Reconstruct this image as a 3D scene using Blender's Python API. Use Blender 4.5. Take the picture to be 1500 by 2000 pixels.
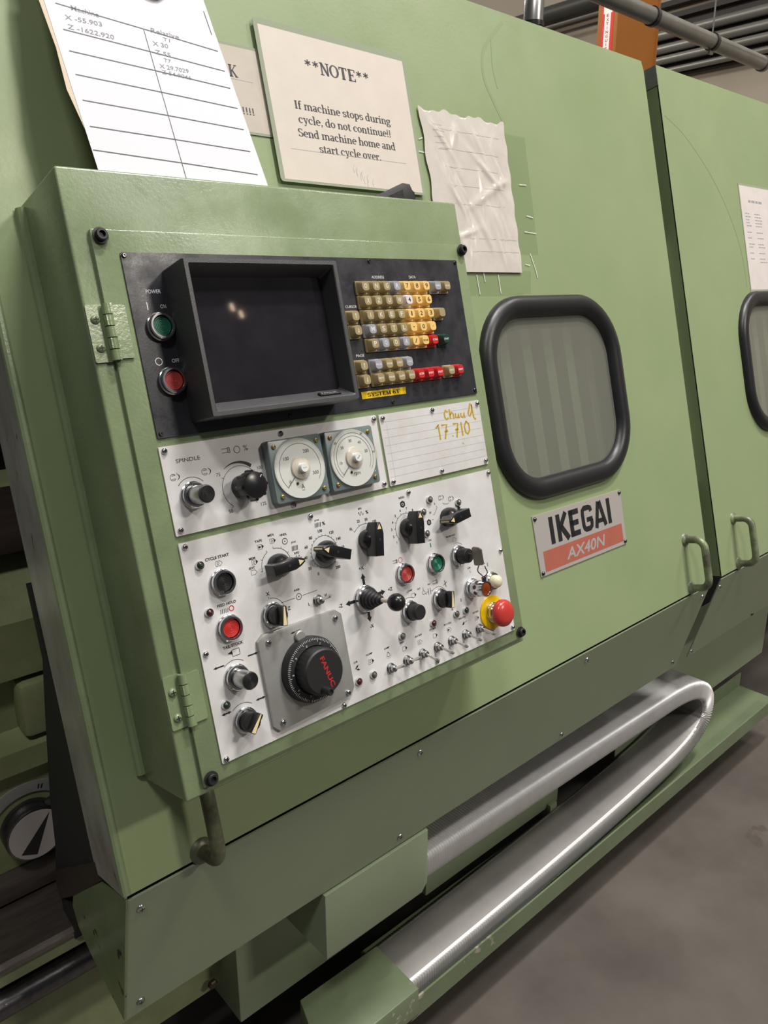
import bpy, bmesh, math, random
from math import sin, cos, pi, radians, atan2, hypot, sqrt
from mathutils import Matrix, Vector, Euler
random.seed(7)
for o in list(bpy.data.objects):
    bpy.data.objects.remove(o)
SC = bpy.context.scene
COL = SC.collection

# ------------------------------------------------------------------ camera
LEAN = radians(14.46625)            # the machine front leans back by this angle
cam_d = bpy.data.cameras.new('camera')
cam = bpy.data.objects.new('camera', cam_d)
COL.objects.link(cam)
_yaw, _pitch, _roll, _F = radians(41.7421411), radians(16.71114791), radians(-0.22817729), 1482.5
_f = Vector((sin(_yaw) * cos(_pitch), cos(_yaw) * cos(_pitch), -sin(_pitch)))
_r = Vector((cos(_yaw), -sin(_yaw), 0))
_d = _f.cross(_r)
_rr = _r * cos(_roll) - _d * sin(_roll)
_dd = _r * sin(_roll) + _d * cos(_roll)
_m = Matrix((( _rr.x, -_dd.x, -_f.x), (_rr.y, -_dd.y, -_f.y), (_rr.z, -_dd.z, -_f.z))).to_4x4()
_m.translation = Vector((-0.301, 0, 1.5))
cam.matrix_world = _m
cam_d.sensor_fit = 'VERTICAL'
cam_d.sensor_height = 24.0
cam_d.lens = _F / 2000 * 24.0
cam_d.clip_start = 0.02
SC.camera = cam

# ------------------------------------------------------------------ world, lamps, exposure
w = bpy.data.worlds.new('world')
SC.world = w
w.use_nodes = True
w.node_tree.nodes['Background'].inputs[0].default_value = (0.78, 0.80, 0.84, 1)
w.node_tree.nodes['Background'].inputs[1].default_value = 0.09
SC.view_settings.view_transform = 'Standard'
SC.view_settings.look = 'None'
SC.view_settings.gamma = 1
SC.view_settings.exposure = 0.0
SC.view_settings.use_curve_mapping = False


def strip_lamp(name, loc, aim, power, sx, sy, col=(1, 0.97, 0.93)):
    l = bpy.data.lights.new(name, 'AREA')
    l.shape = 'RECTANGLE'
    l.size, l.size_y = sx, sy
    l.energy = power
    l.color = col
    o = bpy.data.objects.new(name, l)
    COL.objects.link(o)
    o.location = loc
    o.rotation_euler = (Vector(aim) - Vector(loc)).to_track_quat('-Z', 'Y').to_euler()
    return o


strip_lamp('area_lamp', (1.6, -0.7, 7.4), (1.6, -0.4, 0), 330, 1.3, 0.35)
strip_lamp('area_lamp', (2.6, -2.3, 7.3), (1.6, 0.4, 0), 125, 1.3, 0.35)
strip_lamp('area_lamp', (-2.2, -2.2, 7.3), (-0.6, 0.4, 0), 150, 1.3, 0.35)
strip_lamp('area_lamp', (4.1, -7.6, 7.3), (1.2, 0.7, 0.8), 330, 1.3, 0.45, (1, 0.93, 0.82))
strip_lamp('area_lamp', (5.6, -1.0, 7.4), (4.6, 0.2, 0.5), 150, 1.3, 0.35)
strip_lamp('area_lamp', (6.2, 13.0, 7.3), (5.0, 11.0, 0), 260, 1.3, 0.35)  # unseen lamp behind the machine, added for hood sheen and rim light
strip_lamp('area_lamp', (2.0, 9.0, 7.3), (2.0, 7.5, 0), 200, 1.3, 0.35)  # second unseen lamp added behind the machine for rim light
strip_lamp('far_lamp', (7.15, -9.9, 7.2), (3.0, -3.0, 1.0), 1.0, 0.07, 0.2, (1, 0.72, 0.5))
strip_lamp('far_lamp', (7.60, -10.3, 7.2), (3.0, -3.0, 1.0), 1.0, 0.07, 0.2, (1, 0.72, 0.5))
strip_lamp('area_lamp', (3.4, 3.9, 5.0), (6.0, 4.0, 3.0), 70, 1.2, 0.3, (1, 0.9, 0.75))  # added lamp that brightens only the sign side of the column

# ------------------------------------------------------------------ materials


def mat(name, col, rough=0.5, metal=0.0, mott=0.0, col2=None, scale=6.0, bump=0.0, bscale=300.0, spots=None, coat=0.0,
        spot_scale=60.0, spot_at=0.66, rvar=0.0, stretch=None, detail=6.0, spec=0.5):
    m = bpy.data.materials.new(name)
    m.use_nodes = True
    nt = m.node_tree
    b = nt.nodes['Principled BSDF']
    b.inputs['Base Color'].default_value = (*col, 1)
    b.inputs['Roughness'].default_value = rough
    b.inputs['Metallic'].default_value = metal
    b.inputs['Specular IOR Level'].default_value = spec
    b.inputs['Coat Weight'].default_value = coat
    N, L = nt.nodes.new, nt.links.new
    tc = None

    def coords():
        nonlocal tc
        if tc is None:
            tc = N('ShaderNodeTexCoord').outputs['Object']
            if stretch:
                mp = N('ShaderNodeMapping')
                mp.inputs['Scale'].default_value = stretch
                L(tc, mp.inputs[0])
                tc = mp.outputs[0]
        return tc

    def noise(s, d=6.0):
        n = N('ShaderNodeTexNoise')
        n.inputs['Scale'].default_value = s
        n.inputs['Detail'].default_value = d
        n.inputs['Roughness'].default_value = 0.62
        L(coords(), n.inputs['Vector'])
        return n.outputs['Fac']

    def ramp(fac, a, b_):
        r = N('ShaderNodeMapRange')
        r.inputs['From Min'].default_value = a
        r.inputs['From Max'].default_value = b_
        L(fac, r.inputs['Value'])
        return r.outputs[0]

    cur = None
    if col2 is not None:
        mx = N('ShaderNodeMix')
        mx.data_type = 'RGBA'
        mx.inputs[6].default_value = (*col, 1)
        mx.inputs[7].default_value = (*col2, 1)
        L(ramp(noise(scale, detail), 0.5 - mott, 0.5 + mott), mx.inputs[0])
        cur = mx.outputs[2]
    if spots is not None:
        mx2 = N('ShaderNodeMix')
        mx2.data_type = 'RGBA'
        mx2.inputs[6].default_value = (*col, 1)
        if cur is not None:
            L(cur, mx2.inputs[6])
        mx2.inputs[7].default_value = (*spots, 1)
        L(ramp(noise(spot_scale, 8), spot_at, spot_at + 0.03), mx2.inputs[0])
        cur = mx2.outputs[2]
    if cur is not None:
        L(cur, b.inputs['Base Color'])
    if rvar:
        r = N('ShaderNodeMapRange')
        r.inputs['From Min'].default_value = 0.35
        r.inputs['From Max'].default_value = 0.65
        r.inputs['To Min'].default_value = max(0.02, rough - rvar)
        r.inputs['To Max'].default_value = min(1, rough + rvar)
        L(noise(scale * 1.7), r.inputs['Value'])
        L(r.outputs[0], b.inputs['Roughness'])
    if bump:
        bp = N('ShaderNodeBump')
        bp.inputs['Strength'].default_value = bump
        bp.inputs['Distance'].default_value = 0.002
        L(noise(bscale, 3), bp.inputs['Height'])
        L(bp.outputs[0], b.inputs['Normal'])
    return m


M = {}
M['green'] = mat('green_paint', (0.28, 0.34, 0.18), 0.40, 0, 0.22, (0.235, 0.31, 0.155), 3.0, 0.10, 160, rvar=0.08)
M['green_cab'] = mat('green_cabinet_paint', (0.235, 0.30, 0.16), 0.27, 0, 0.22, (0.165, 0.215, 0.115), 8.0, 0.11, 260, rvar=0.07, spec=0.7)
M['green_skirt'] = mat('green_skirt_paint', (0.255, 0.31, 0.20), 0.38, 0, 0.3, (0.23, 0.28, 0.18), 5.0, 0.06, 160)
M['green_worn'] = mat('green_worn_paint', (0.20, 0.265, 0.125), 0.36, 0, 0.25, (0.13, 0.17, 0.08), 14.0, 0.15, 150, (0.015, 0.015, 0.015), spot_scale=22, spot_at=0.62)
M['green_old'] = mat('green_oily_paint', (0.27, 0.305, 0.16), 0.38, 0, 0.3, (0.155, 0.175, 0.075), 10.0, 0.2, 90, (0.05, 0.045, 0.02), spot_scale=30, spot_at=0.68)
M['green_tray'] = mat('green_tray_paint', (0.16, 0.20, 0.115), 0.4, 0, 0.25, (0.12, 0.15, 0.085), 9.0, 0.1, 120, (0.33, 0.30, 0.25), spot_scale=9, spot_at=0.62)
M['green_dark'] = mat('green_edge_paint', (0.09, 0.14, 0.07), 0.45)
M['dark'] = mat('black_and_shade', (0.006, 0.006, 0.006), 0.7)  # black parts, also near-black shade on the machine base and enclosure
M['rubber'] = mat('black_rubber', (0.012, 0.012, 0.014), 0.38, 0, bump=0.05, bscale=500)
M['pad'] = mat('black_wiper_rubber', (0.010, 0.010, 0.011), 0.75, 0, bump=0.2, bscale=80)
M['panel_black'] = mat('black_panel_lacquer', (0.017, 0.017, 0.022), 0.36, 0, 0.3, (0.03, 0.03, 0.036), 14.0, 0.04, 400, rvar=0.12)
M['bezel'] = mat('black_bezel_plastic', (0.02, 0.02, 0.023), 0.5, 0, bump=0.25, bscale=900, spec=1.0)
M['plate'] = mat('brushed_plate', (0.72, 0.715, 0.71), 0.42, 0.06, 0.22, (0.57, 0.55, 0.53), 13.0, 0.03, 500, (0.34, 0.32, 0.28), spot_scale=26, spot_at=0.69, rvar=0.1)
M['mpg_plate'] = mat('grey_steel_plate', (0.36, 0.36, 0.35), 0.36, 0.35, 0.2, (0.28, 0.275, 0.26), 16.0, rvar=0.08)
M['chrome'] = mat('chrome', (0.72, 0.72, 0.74), 0.16, 1.0, 0.2, (0.52, 0.52, 0.53), 60)
M['steel'] = mat('dull_steel', (0.42, 0.42, 0.42), 0.3, 1.0)
M['darksteel'] = mat('dark_oily_steel', (0.07, 0.065, 0.068), 0.28, 0.9, 0.3, (0.16, 0.15, 0.15), 60, 0.15, 140)
M['way'] = mat('worn_slideway_steel', (0.22, 0.19, 0.17), 0.34, 0.75, 0.25, (0.10, 0.078, 0.066), 9, 0.1, 120, stretch=(1, 6, 6))
M['rust'] = mat('brown_worn_steel', (0.085, 0.062, 0.05), 0.45, 0.4, 0.3, (0.04, 0.03, 0.025), 30, 0.2, 90)
M['knob'] = mat('black_knob', (0.010, 0.010, 0.011), 0.26)
M['knob_matt'] = mat('black_knob_matt', (0.012, 0.012, 0.013), 0.5)
M['white'] = mat('white_print', (0.72, 0.72, 0.72), 0.5)
M['cream'] = mat('cream_pointer', (0.72, 0.60, 0.34), 0.45)
M['ink'] = mat('black_print', (0.012, 0.012, 0.013), 0.5)
M['grey_ink'] = mat('grey_pencil', (0.30, 0.30, 0.33), 0.6)
M['faint_ink'] = mat('faint_print', (0.42, 0.42, 0.42), 0.6)
M['red_print'] = mat('red_print', (0.45, 0.02, 0.02), 0.5)
M['green_print'] = mat('green_print', (0.01, 0.17, 0.09), 0.5)
M['yellow_ink'] = mat('yellow_marker', (0.56, 0.37, 0.008), 0.5, 0, 0.3, (0.42, 0.26, 0.006), 90)
M['red_cap'] = mat('red_plastic', (0.50, 0.035, 0.03), 0.3)
M['dull_red'] = mat('dull_red_plastic', (0.40, 0.05, 0.045), 0.35)
M['green_cap'] = mat('green_plastic', (0.012, 0.12, 0.07), 0.32)
M['black_cap'] = mat('black_plastic', (0.015, 0.015, 0.016), 0.35)
M['estop'] = mat('red_mushroom_plastic', (0.56, 0.035, 0.03), 0.25, 0, 0.3, (0.46, 0.05, 0.04), 60)
M['yellow'] = mat('yellow_plastic', (0.80, 0.52, 0.0), 0.4)
M['white_cap'] = mat('cream_lamp_plastic', (0.70, 0.66, 0.46), 0.28)
M['amber'] = mat('amber_lens', (0.10, 0.018, 0.004), 0.12, 0, 0.2, (0.30, 0.055, 0.008), 90, coat=0.5)
M['led_green'] = mat('unlit_green_lens', (0.018, 0.03, 0.016), 0.12, coat=0.5)
M['led_red'] = mat('unlit_red_lens', (0.06, 0.006, 0.006), 0.12, coat=0.5)
M['led_clear'] = mat('unlit_clear_lens', (0.10, 0.10, 0.07), 0.12, coat=0.5)
M['key_tan'] = mat('tan_keycap', (0.40, 0.315, 0.155), 0.36, 0, 0.3, (0.31, 0.24, 0.12), 40)
M['key_grey'] = mat('grey_keycap', (0.34, 0.34, 0.38), 0.36)
M['key_yellow'] = mat('yellow_keycap', (0.80, 0.55, 0.19), 0.36)
M['key_white'] = mat('white_keycap', (0.74, 0.66, 0.68), 0.36)
M['key_red'] = mat('red_keycap', (0.52, 0.02, 0.022), 0.34)
M['key_green'] = mat('dark_green_keycap', (0.008, 0.05, 0.033), 0.34)
M['brass'] = mat('brass_screw', (0.40, 0.30, 0.12), 0.35, 0.8)
M['teal'] = mat('grey_teal_meter_case', (0.15, 0.195, 0.195), 0.3)
M['dial_white'] = mat('white_dial', (0.74, 0.75, 0.73), 0.4)
M['paper'] = mat('white_paper', (0.66, 0.66, 0.705), 0.7)
M['note_paper'] = mat('cream_note_paper', (0.66, 0.59, 0.52), 0.55, 0, 0.3, (0.60, 0.53, 0.46), 30, spots=(0.42, 0.36, 0.30), spot_scale=160, spot_at=0.70)
M['old_paper'] = mat('aged_paper', (0.56, 0.50, 0.43), 0.55, 0, 0.3, (0.46, 0.40, 0.34), 20)
M['sheet_paper'] = mat('spec_sheet_paper', (0.70, 0.64, 0.61), 0.5, 0, 0.3, (0.60, 0.54, 0.52), 18)
M['cream_paper'] = mat('cream_paper_edge', (0.60, 0.50, 0.38), 0.7)
M['laminate'] = mat('laminate_edge', (0.33, 0.37, 0.27), 0.2)
M['board'] = mat('brown_hardboard', (0.22, 0.12, 0.06), 0.6)
M['sleeve'] = mat('crumpled_sleeve', (0.68, 0.63, 0.58), 0.26, 0, 0.3, (0.54, 0.49, 0.44), 26, coat=0.35)
M['sign_silver'] = mat('silver_sign', (0.52, 0.48, 0.46), 0.38, 0.35)
M['sign_red'] = mat('faded_red_sign', (0.42, 0.125, 0.085), 0.45, 0, 0.3, (0.36, 0.10, 0.07), 30)
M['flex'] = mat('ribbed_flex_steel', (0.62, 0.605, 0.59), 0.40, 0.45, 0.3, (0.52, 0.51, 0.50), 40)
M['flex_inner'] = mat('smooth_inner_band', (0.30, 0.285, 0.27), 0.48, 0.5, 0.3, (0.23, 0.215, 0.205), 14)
M['galv'] = mat('galvanised_pipe', (0.42, 0.42, 0.40), 0.32, 0.9, 0.3, (0.30, 0.30, 0.29), 12)
M['conduit'] = mat('grey_conduit', (0.30, 0.29, 0.26), 0.4, 0.6)
M['rack'] = mat('shade_dark_steel', (0.03, 0.027, 0.024), 0.6)  # near-black for the shadow behind the conduits as well as the beams
M['orange'] = mat('shaded_orange_paint', (0.30, 0.105, 0.014), 0.5, 0, 0.3, (0.25, 0.085, 0.012), 4)  # orange darkened toward brown to carry the shade on the column
M['wall'] = mat('beige_wall_paint', (0.44, 0.38, 0.30), 0.8, 0, 0.3, (0.38, 0.33, 0.26), 0.8)
M['floor'] = mat('stained_concrete', (0.128, 0.111, 0.095), 0.55, 0, 0.2, (0.07, 0.059, 0.05), 2.2, 0.05, 60, (0.075, 0.06, 0.05), spot_scale=5, spot_at=0.66, rvar=0.12)
M['bare'] = mat('lit_edge_grey', (0.33, 0.33, 0.30), 0.3, 0.3, 0.25, (0.22, 0.26, 0.17), 40)  # paler grey for the light caught at the flange top
M['handle_worn'] = mat('worn_green_grip', (0.22, 0.27, 0.15), 0.35, 0.1, 0.1, (0.10, 0.095, 0.075), 30, 0.1, 200)
M['handle_rust'] = mat('rusty_green_grip', (0.12, 0.135, 0.075), 0.4, 0.2, 0.1, (0.055, 0.042, 0.036), 26, 0.1, 200)
M['edge_strip'] = mat('sheen_steel_edge', (0.50, 0.49, 0.46), 0.34, 0.25, 0.2, (0.30, 0.30, 0.25), 30, 0.15, 250, (0.09, 0.095, 0.07), spot_scale=70, spot_at=0.64, stretch=(1, 0.35, 1))  # pale base raised to hold the sheen on the bare steel
M['liner'] = mat('grey_green_liner', (0.34, 0.36, 0.28), 0.6, 0, 0.3, (0.27, 0.28, 0.22), 5)
M['fanuc_red'] = mat('red_hub_lettering', (0.42, 0.02, 0.02), 0.45)
M['shaftbone'] = mat('worn_shaft', (0.60, 0.52, 0.44), 0.3, 0.3)
M['keymetal'] = mat('worn_key', (0.20, 0.185, 0.15), 0.35, 0.7)
M['amber_dark'] = mat('dark_vent', (0.05, 0.012, 0.008), 0.5)
M['soft_ink'] = mat('faded_black_print', (0.05, 0.05, 0.055), 0.6)
M['pencil'] = mat('pencil', (0.20, 0.20, 0.23), 0.6)
M['rack_pipe'] = mat('dark_pipe', (0.06, 0.058, 0.05), 0.45)
M['sign_bright_red'] = mat('bright_red_sign', (0.55, 0.03, 0.03), 0.5)
M['scuff'] = mat('rubbed_scuff', (0.235, 0.292, 0.152), 0.5)
M['pipe_white'] = mat('white_tie', (0.75, 0.75, 0.72), 0.4)


def glass_mat(name, tint, clear, haze, rough=0.08):
    m = bpy.data.materials.new(name)
    m.use_nodes = True
    nt = m.node_tree
    nt.nodes.remove(nt.nodes['Principled BSDF'])
    out = nt.nodes['Material Output']
    N, L = nt.nodes.new, nt.links.new
    tr = N('ShaderNodeBsdfTransparent'); tr.inputs[0].default_value = (*clear, 1)
    df = N('ShaderNodeBsdfDiffuse'); df.inputs[0].default_value = (*tint, 1)
    gl = N('ShaderNodeBsdfGlossy'); gl.inputs['Roughness'].default_value = rough
    m1 = N('ShaderNodeMixShader'); m1.inputs[0].default_value = haze
    L(tr.outputs[0], m1.inputs[1]); L(df.outputs[0], m1.inputs[2])
    lw = N('ShaderNodeLayerWeight'); lw.inputs[0].default_value = 0.35
    pw = N('ShaderNodeMath'); pw.operation = 'POWER'; pw.inputs[1].default_value = 3.0
    L(lw.outputs['Facing'], pw.inputs[0])
    fr = N('ShaderNodeMapRange'); fr.inputs['To Min'].default_value = 0.035; fr.inputs['To Max'].default_value = 0.5
    L(pw.outputs[0], fr.inputs['Value'])
    m2 = N('ShaderNodeMixShader')
    L(fr.outputs[0], m2.inputs[0]); L(m1.outputs[0], m2.inputs[1]); L(gl.outputs[0], m2.inputs[2])
    L(m2.outputs[0], out.inputs[0])
    return m


M['pane'] = glass_mat('hazy_window_pane', (0.40, 0.40, 0.34), (0.85, 0.87, 0.83), 0.26, 0.12)
M['clear'] = glass_mat('clear_plastic', (0.6, 0.6, 0.55), (0.95, 0.95, 0.94), 0.05, 0.05)
M['tape'] = glass_mat('clear_tape', (0.40, 0.45, 0.33), (0.95, 0.96, 0.94), 0.02, 0.2)
M['screen'] = mat('dark_screen_glass', (0.012, 0.011, 0.014), 0.045, 0, 0.3, (0.024, 0.022, 0.026), 22)

# ------------------------------------------------------------------ frames of reference
EV = Vector((0, -sin(LEAN), -cos(LEAN)))      # down the leaning front
EN = Vector((0, cos(LEAN), -sin(LEAN)))       # into the machine


def frame(dn):
    f = Matrix.Rotation(pi / 2 - LEAN, 4, 'X')
    f.translation = Vector((0, 0, 1.5)) + EV * (-0.316) + EN * dn
    return f


BOX = frame(0.770)      # plane of the instrument plates
DOOR = frame(0.895)     # plane of the door sheet
WORLD = Matrix.Identity(4)


class MB:
    """collects shapes in millimetres of a frame, then links them as one mesh"""

    def __init__(self):
        self.v, self.f, self.m = [], [], []

    def add(self, verts, faces, mi=0, T=None):
        n = len(self.v)
        if T is not None:
            verts = [T @ Vector(p) for p in verts]
        self.v += [tuple(p) for p in verts]
        self.f += [tuple(i + n for i in f) for f in faces]
        self.m += [mi] * len(faces)
        return self

    def frombm(self, bm, mi=0, T=None):
        bm.verts.index_update()
        self.add([v.co.copy() for v in bm.verts], [[v.index for v in f.verts] for f in bm.faces], mi, T)
        bm.free()
        return self

    def box(self, x0, x1, y0, y1, z0, z1, mi=0, bev=0.0, seg=2, T=None):
        bm = bmesh.new()
        vs = [bm.verts.new((x, y, z)) for x in (x0, x1) for y in (y0, y1) for z in (z0, z1)]
        for q in ((0, 1, 3, 2), (4, 6, 7, 5), (0, 4, 5, 1), (2, 3, 7, 6), (0, 2, 6, 4), (1, 5, 7, 3)):
            bm.faces.new([vs[i] for i in q])
        if bev:
            bmesh.ops.bevel(bm, geom=list(bm.edges), offset=bev, segments=seg, affect='EDGES', profile=0.5)
        return self.frombm(bm, mi, T)

    def prism(self, poly, z0, z1, mi=0, T=None, bev=0.0):
        n = len(poly)
        a = sum(poly[i][0] * poly[(i + 1) % n][1] - poly[(i + 1) % n][0] * poly[i][1] for i in range(n))
        if a < 0:
            poly = poly[::-1]
        if bev:
            bm = bmesh.new()
            lo = [bm.verts.new((x, y, z0)) for x, y in poly]
            hi = [bm.verts.new((x, y, z1)) for x, y in poly]
            bm.faces.new(lo[::-1])
            top = bm.faces.new(hi)
            for i in range(n):
                bm.faces.new((lo[i], lo[(i + 1) % n], hi[(i + 1) % n], hi[i]))
            bmesh.ops.bevel(bm, geom=list(top.edges), offset=bev, segments=2, affect='EDGES', profile=0.5)
            return self.frombm(bm, mi, T)
        v = [(x, y, z0) for x, y in poly] + [(x, y, z1) for x, y in poly]
        f = [tuple(range(n))[::-1], tuple(range(n, 2 * n))]
        f += [(i, (i + 1) % n, n + (i + 1) % n, n + i) for i in range(n)]
        return self.add(v, f, mi, T)

    def lathe(self, prof, cx=0, cy=0, n=28, mi=0, T=None, cz=0, rib=None):
        v, f = [], []
        k = len(prof)
        for j in range(n):
            a = 2 * pi * j / n
            for (r, z) in prof:
                rr = r
                if rib and r > rib[0]:
                    rr = r * (1 - rib[1] * (j % 2))
                v.append((cx + rr * cos(a), cy + rr * sin(a), cz + z))
        for j in range(n):
            jn = (j + 1) % n
            for i in range(k - 1):
                f.append((j * k + i, jn * k + i, jn * k + i + 1, j * k + i + 1))
        if prof[-1][0] > 1e-6:
            f.append(tuple(j * k + k - 1 for j in range(n)))
        if prof[0][0] > 1e-6:
            f.append(tuple(j * k for j in range(n))[::-1])
        return self.add(v, f, mi, T)

    def tube(self, path, r, n=12, mi=0, closed=False, T=None):
        P = [Vector(p) for p in path]
        k = len(P)
        up = None
        v, f = [], []
        for i in range(k):
            if closed:
                t = P[(i + 1) % k] - P[i - 1]
            else:
                t = P[min(i + 1, k - 1)] - P[max(i - 1, 0)]
            t.normalize()
            if up is None:
                up = Vector((0, 0, 1)) if abs(t.z) < 0.9 else Vector((0, 1, 0))
            s = t.cross(up).normalized()
            up = s.cross(t).normalized()
            rad = r[i] if isinstance(r, (list, tuple)) else r
            for j in range(n):
                a = 2 * pi * j / n
                v.append(P[i] + (s * cos(a) + up * sin(a)) * rad)
        for i in range(k if closed else k - 1):
            for j in range(n):
                jn = (j + 1) % n
                i2 = (i + 1) % k
                f.append((i * n + j, i2 * n + j, i2 * n + jn, i * n + jn)[::-1])
        if not closed:
            f.append(tuple(range(n)))
            f.append(tuple(range((k - 1) * n, k * n))[::-1])
        return self.add(v, f, mi, T)

    def stroke(self, pts, wd, z, mi=0, T=None, closed=False):
        """a flat inked line"""
        P = [Vector((p[0], p[1])) for p in pts]
        k = len(P)
        v, f = [], []
        for i in range(k):
            if closed:
                t = P[(i + 1) % k] - P[i - 1]
            else:
                t = P[min(i + 1, k - 1)] - P[max(i - 1, 0)]
            if t.length < 1e-9:
                t = Vector((1, 0))
            t.normalize()
            nn = Vector((-t.y, t.x)) * (wd / 2)
            v += [(P[i].x + nn.x, P[i].y + nn.y, z), (P[i].x - nn.x, P[i].y - nn.y, z)]
        for i in range(k if closed else k - 1):
            a, b = 2 * i, 2 * ((i + 1) % k)
            f.append((a, a + 1, b + 1, b))
        return self.add(v, f, mi, T)

    def flat(self, poly, z, mi=0, T=None):
        n = len(poly)
        a = sum(poly[i][0] * poly[(i + 1) % n][1] - poly[(i + 1) % n][0] * poly[i][1] for i in range(n))
        if a < 0:
            poly = poly[::-1]
        return self.add([(x, y, z) for x, y in poly], [tuple(range(n))], mi, T)

    def arc(self, cx, cy, r, a0, a1, wd, z, mi=0, n=20):
        return self.stroke([(cx + r * cos(radians(a0 + (a1 - a0) * i / n)), cy + r * sin(radians(a0 + (a1 - a0) * i / n))) for i in range(n + 1)], wd, z, mi)

    def ring(self, cx, cy, r, wd, z, mi=0, n=28):
        return self.stroke([(cx + r * cos(2 * pi * i / n), cy + r * sin(2 * pi * i / n)) for i in range(n)], wd, z, mi, closed=True)

    def text(self, s, cx, cy, z, H=None, W=None, mi=0, rot=0.0, shear=0.0, bold=0.0, align='c'):
        """printed lettering, H is the height of its box, W its width"""
        tv, tf = glyphs(s, shear, bold)
        return self._place(tv, tf, cx, cy, z, H, W, mi, rot, align)

    def serif(self, s, cx, cy, z, H, W=None, mi=0, rot=0.0, slab=False):
        tv, tf = serif_text(s, slab)
        return self._place(tv, tf, cx, cy, z, H, W, mi, rot, 'c', full=True)

    def _place(self, tv, tf, cx, cy, z, H, W, mi, rot, align, full=False):
        if not tv:
            return self
        x0 = min(p[0] for p in tv); x1 = max(p[0] for p in tv)
        y0 = min(p[1] for p in tv); y1 = max(p[1] for p in tv)
        if full:
            sy = H
            yc = 0.36
        else:
            sy = H / max(1e-6, y1 - y0) if H else None
            yc = (y0 + y1) / 2
        sx = W / max(1e-6, x1 - x0) if W else sy
        if sy is None:
            sy = sx
        ax = (x0 + x1) / 2 if align == 'c' else x0
        c, si = cos(radians(rot)), sin(radians(rot))
        out = []
        for p in tv:
            x, y = (p[0] - ax) * sx, (p[1] - yc) * sy
            out.append((cx + x * c - y * si, cy + x * si + y * c, z))
        return self.add(out, tf, mi)

    def build(self, name, mats, parent=None, label=None, kind=None, fr=None, org=(0, 0, 0), angle=35):
        me = bpy.data.meshes.new(name)
        if parent is not None:
            org = parent['_o'] if '_o' in parent else ORG.get(parent.name, (0, 0, 0))
        ox, oy, oz = org
        me.from_pydata([((x - ox) * .001, (y - oy) * .001, (z - oz) * .001) for x, y, z in self.v], [], self.f)
        if not isinstance(mats, (list, tuple)):
            mats = [mats]
        for m in mats:
            me.materials.append(M[m] if isinstance(m, str) else m)
        if max(self.m) > 0:
            me.polygons.foreach_set('material_index', self.m)
        me.polygons.foreach_set('use_smooth', [True] * len(me.polygons))
        me.set_sharp_from_angle(angle=radians(angle))
        me.update()
        o = bpy.data.objects.new(name, me)
        COL.objects.link(o)
        ORG[o.name] = org
        if parent is not None:
            o.parent = parent
        else:
            f = fr if fr is not None else WORLD
            o.matrix_world = f @ Matrix.Translation(Vector(org) * .001)
        if label:
            o['label'] = label
        if kind:
            o['kind'] = kind
        return o


ORG = {}


def thing(name, label, cat, fr=WORLD, org=(0, 0, 0), group=None):
    o = bpy.data.objects.new(name, None)
    o.empty_display_size = 0.05
    COL.objects.link(o)
    ORG[o.name] = org
    o.matrix_world = fr @ Matrix.Translation(Vector(org) * .001)
    return tag(o, label, cat, group)


def tag(o, label, cat, group=None):
    o['label'] = label
    o['category'] = cat
    if group:
        o['group'] = group
    return o


_gc = {}


def glyphs(s, shear=0.0, bold=0.0):
    k = (s, shear, bold)
    if k not in _gc:
        c = bpy.data.curves.new('t', 'FONT')
        c.body = s
        c.size = 1
        c.shear = shear
        c.offset = bold
        c.resolution_u = 3
        o = bpy.data.objects.new('t', c)
        me = bpy.data.meshes.new_from_object(o)
        _gc[k] = ([tuple(v.co) for v in me.vertices], [tuple(p.vertices) for p in me.polygons])
        bpy.data.objects.remove(o)
        bpy.data.curves.remove(c)
        bpy.data.meshes.remove(me)
    return _gc[k]


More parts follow.
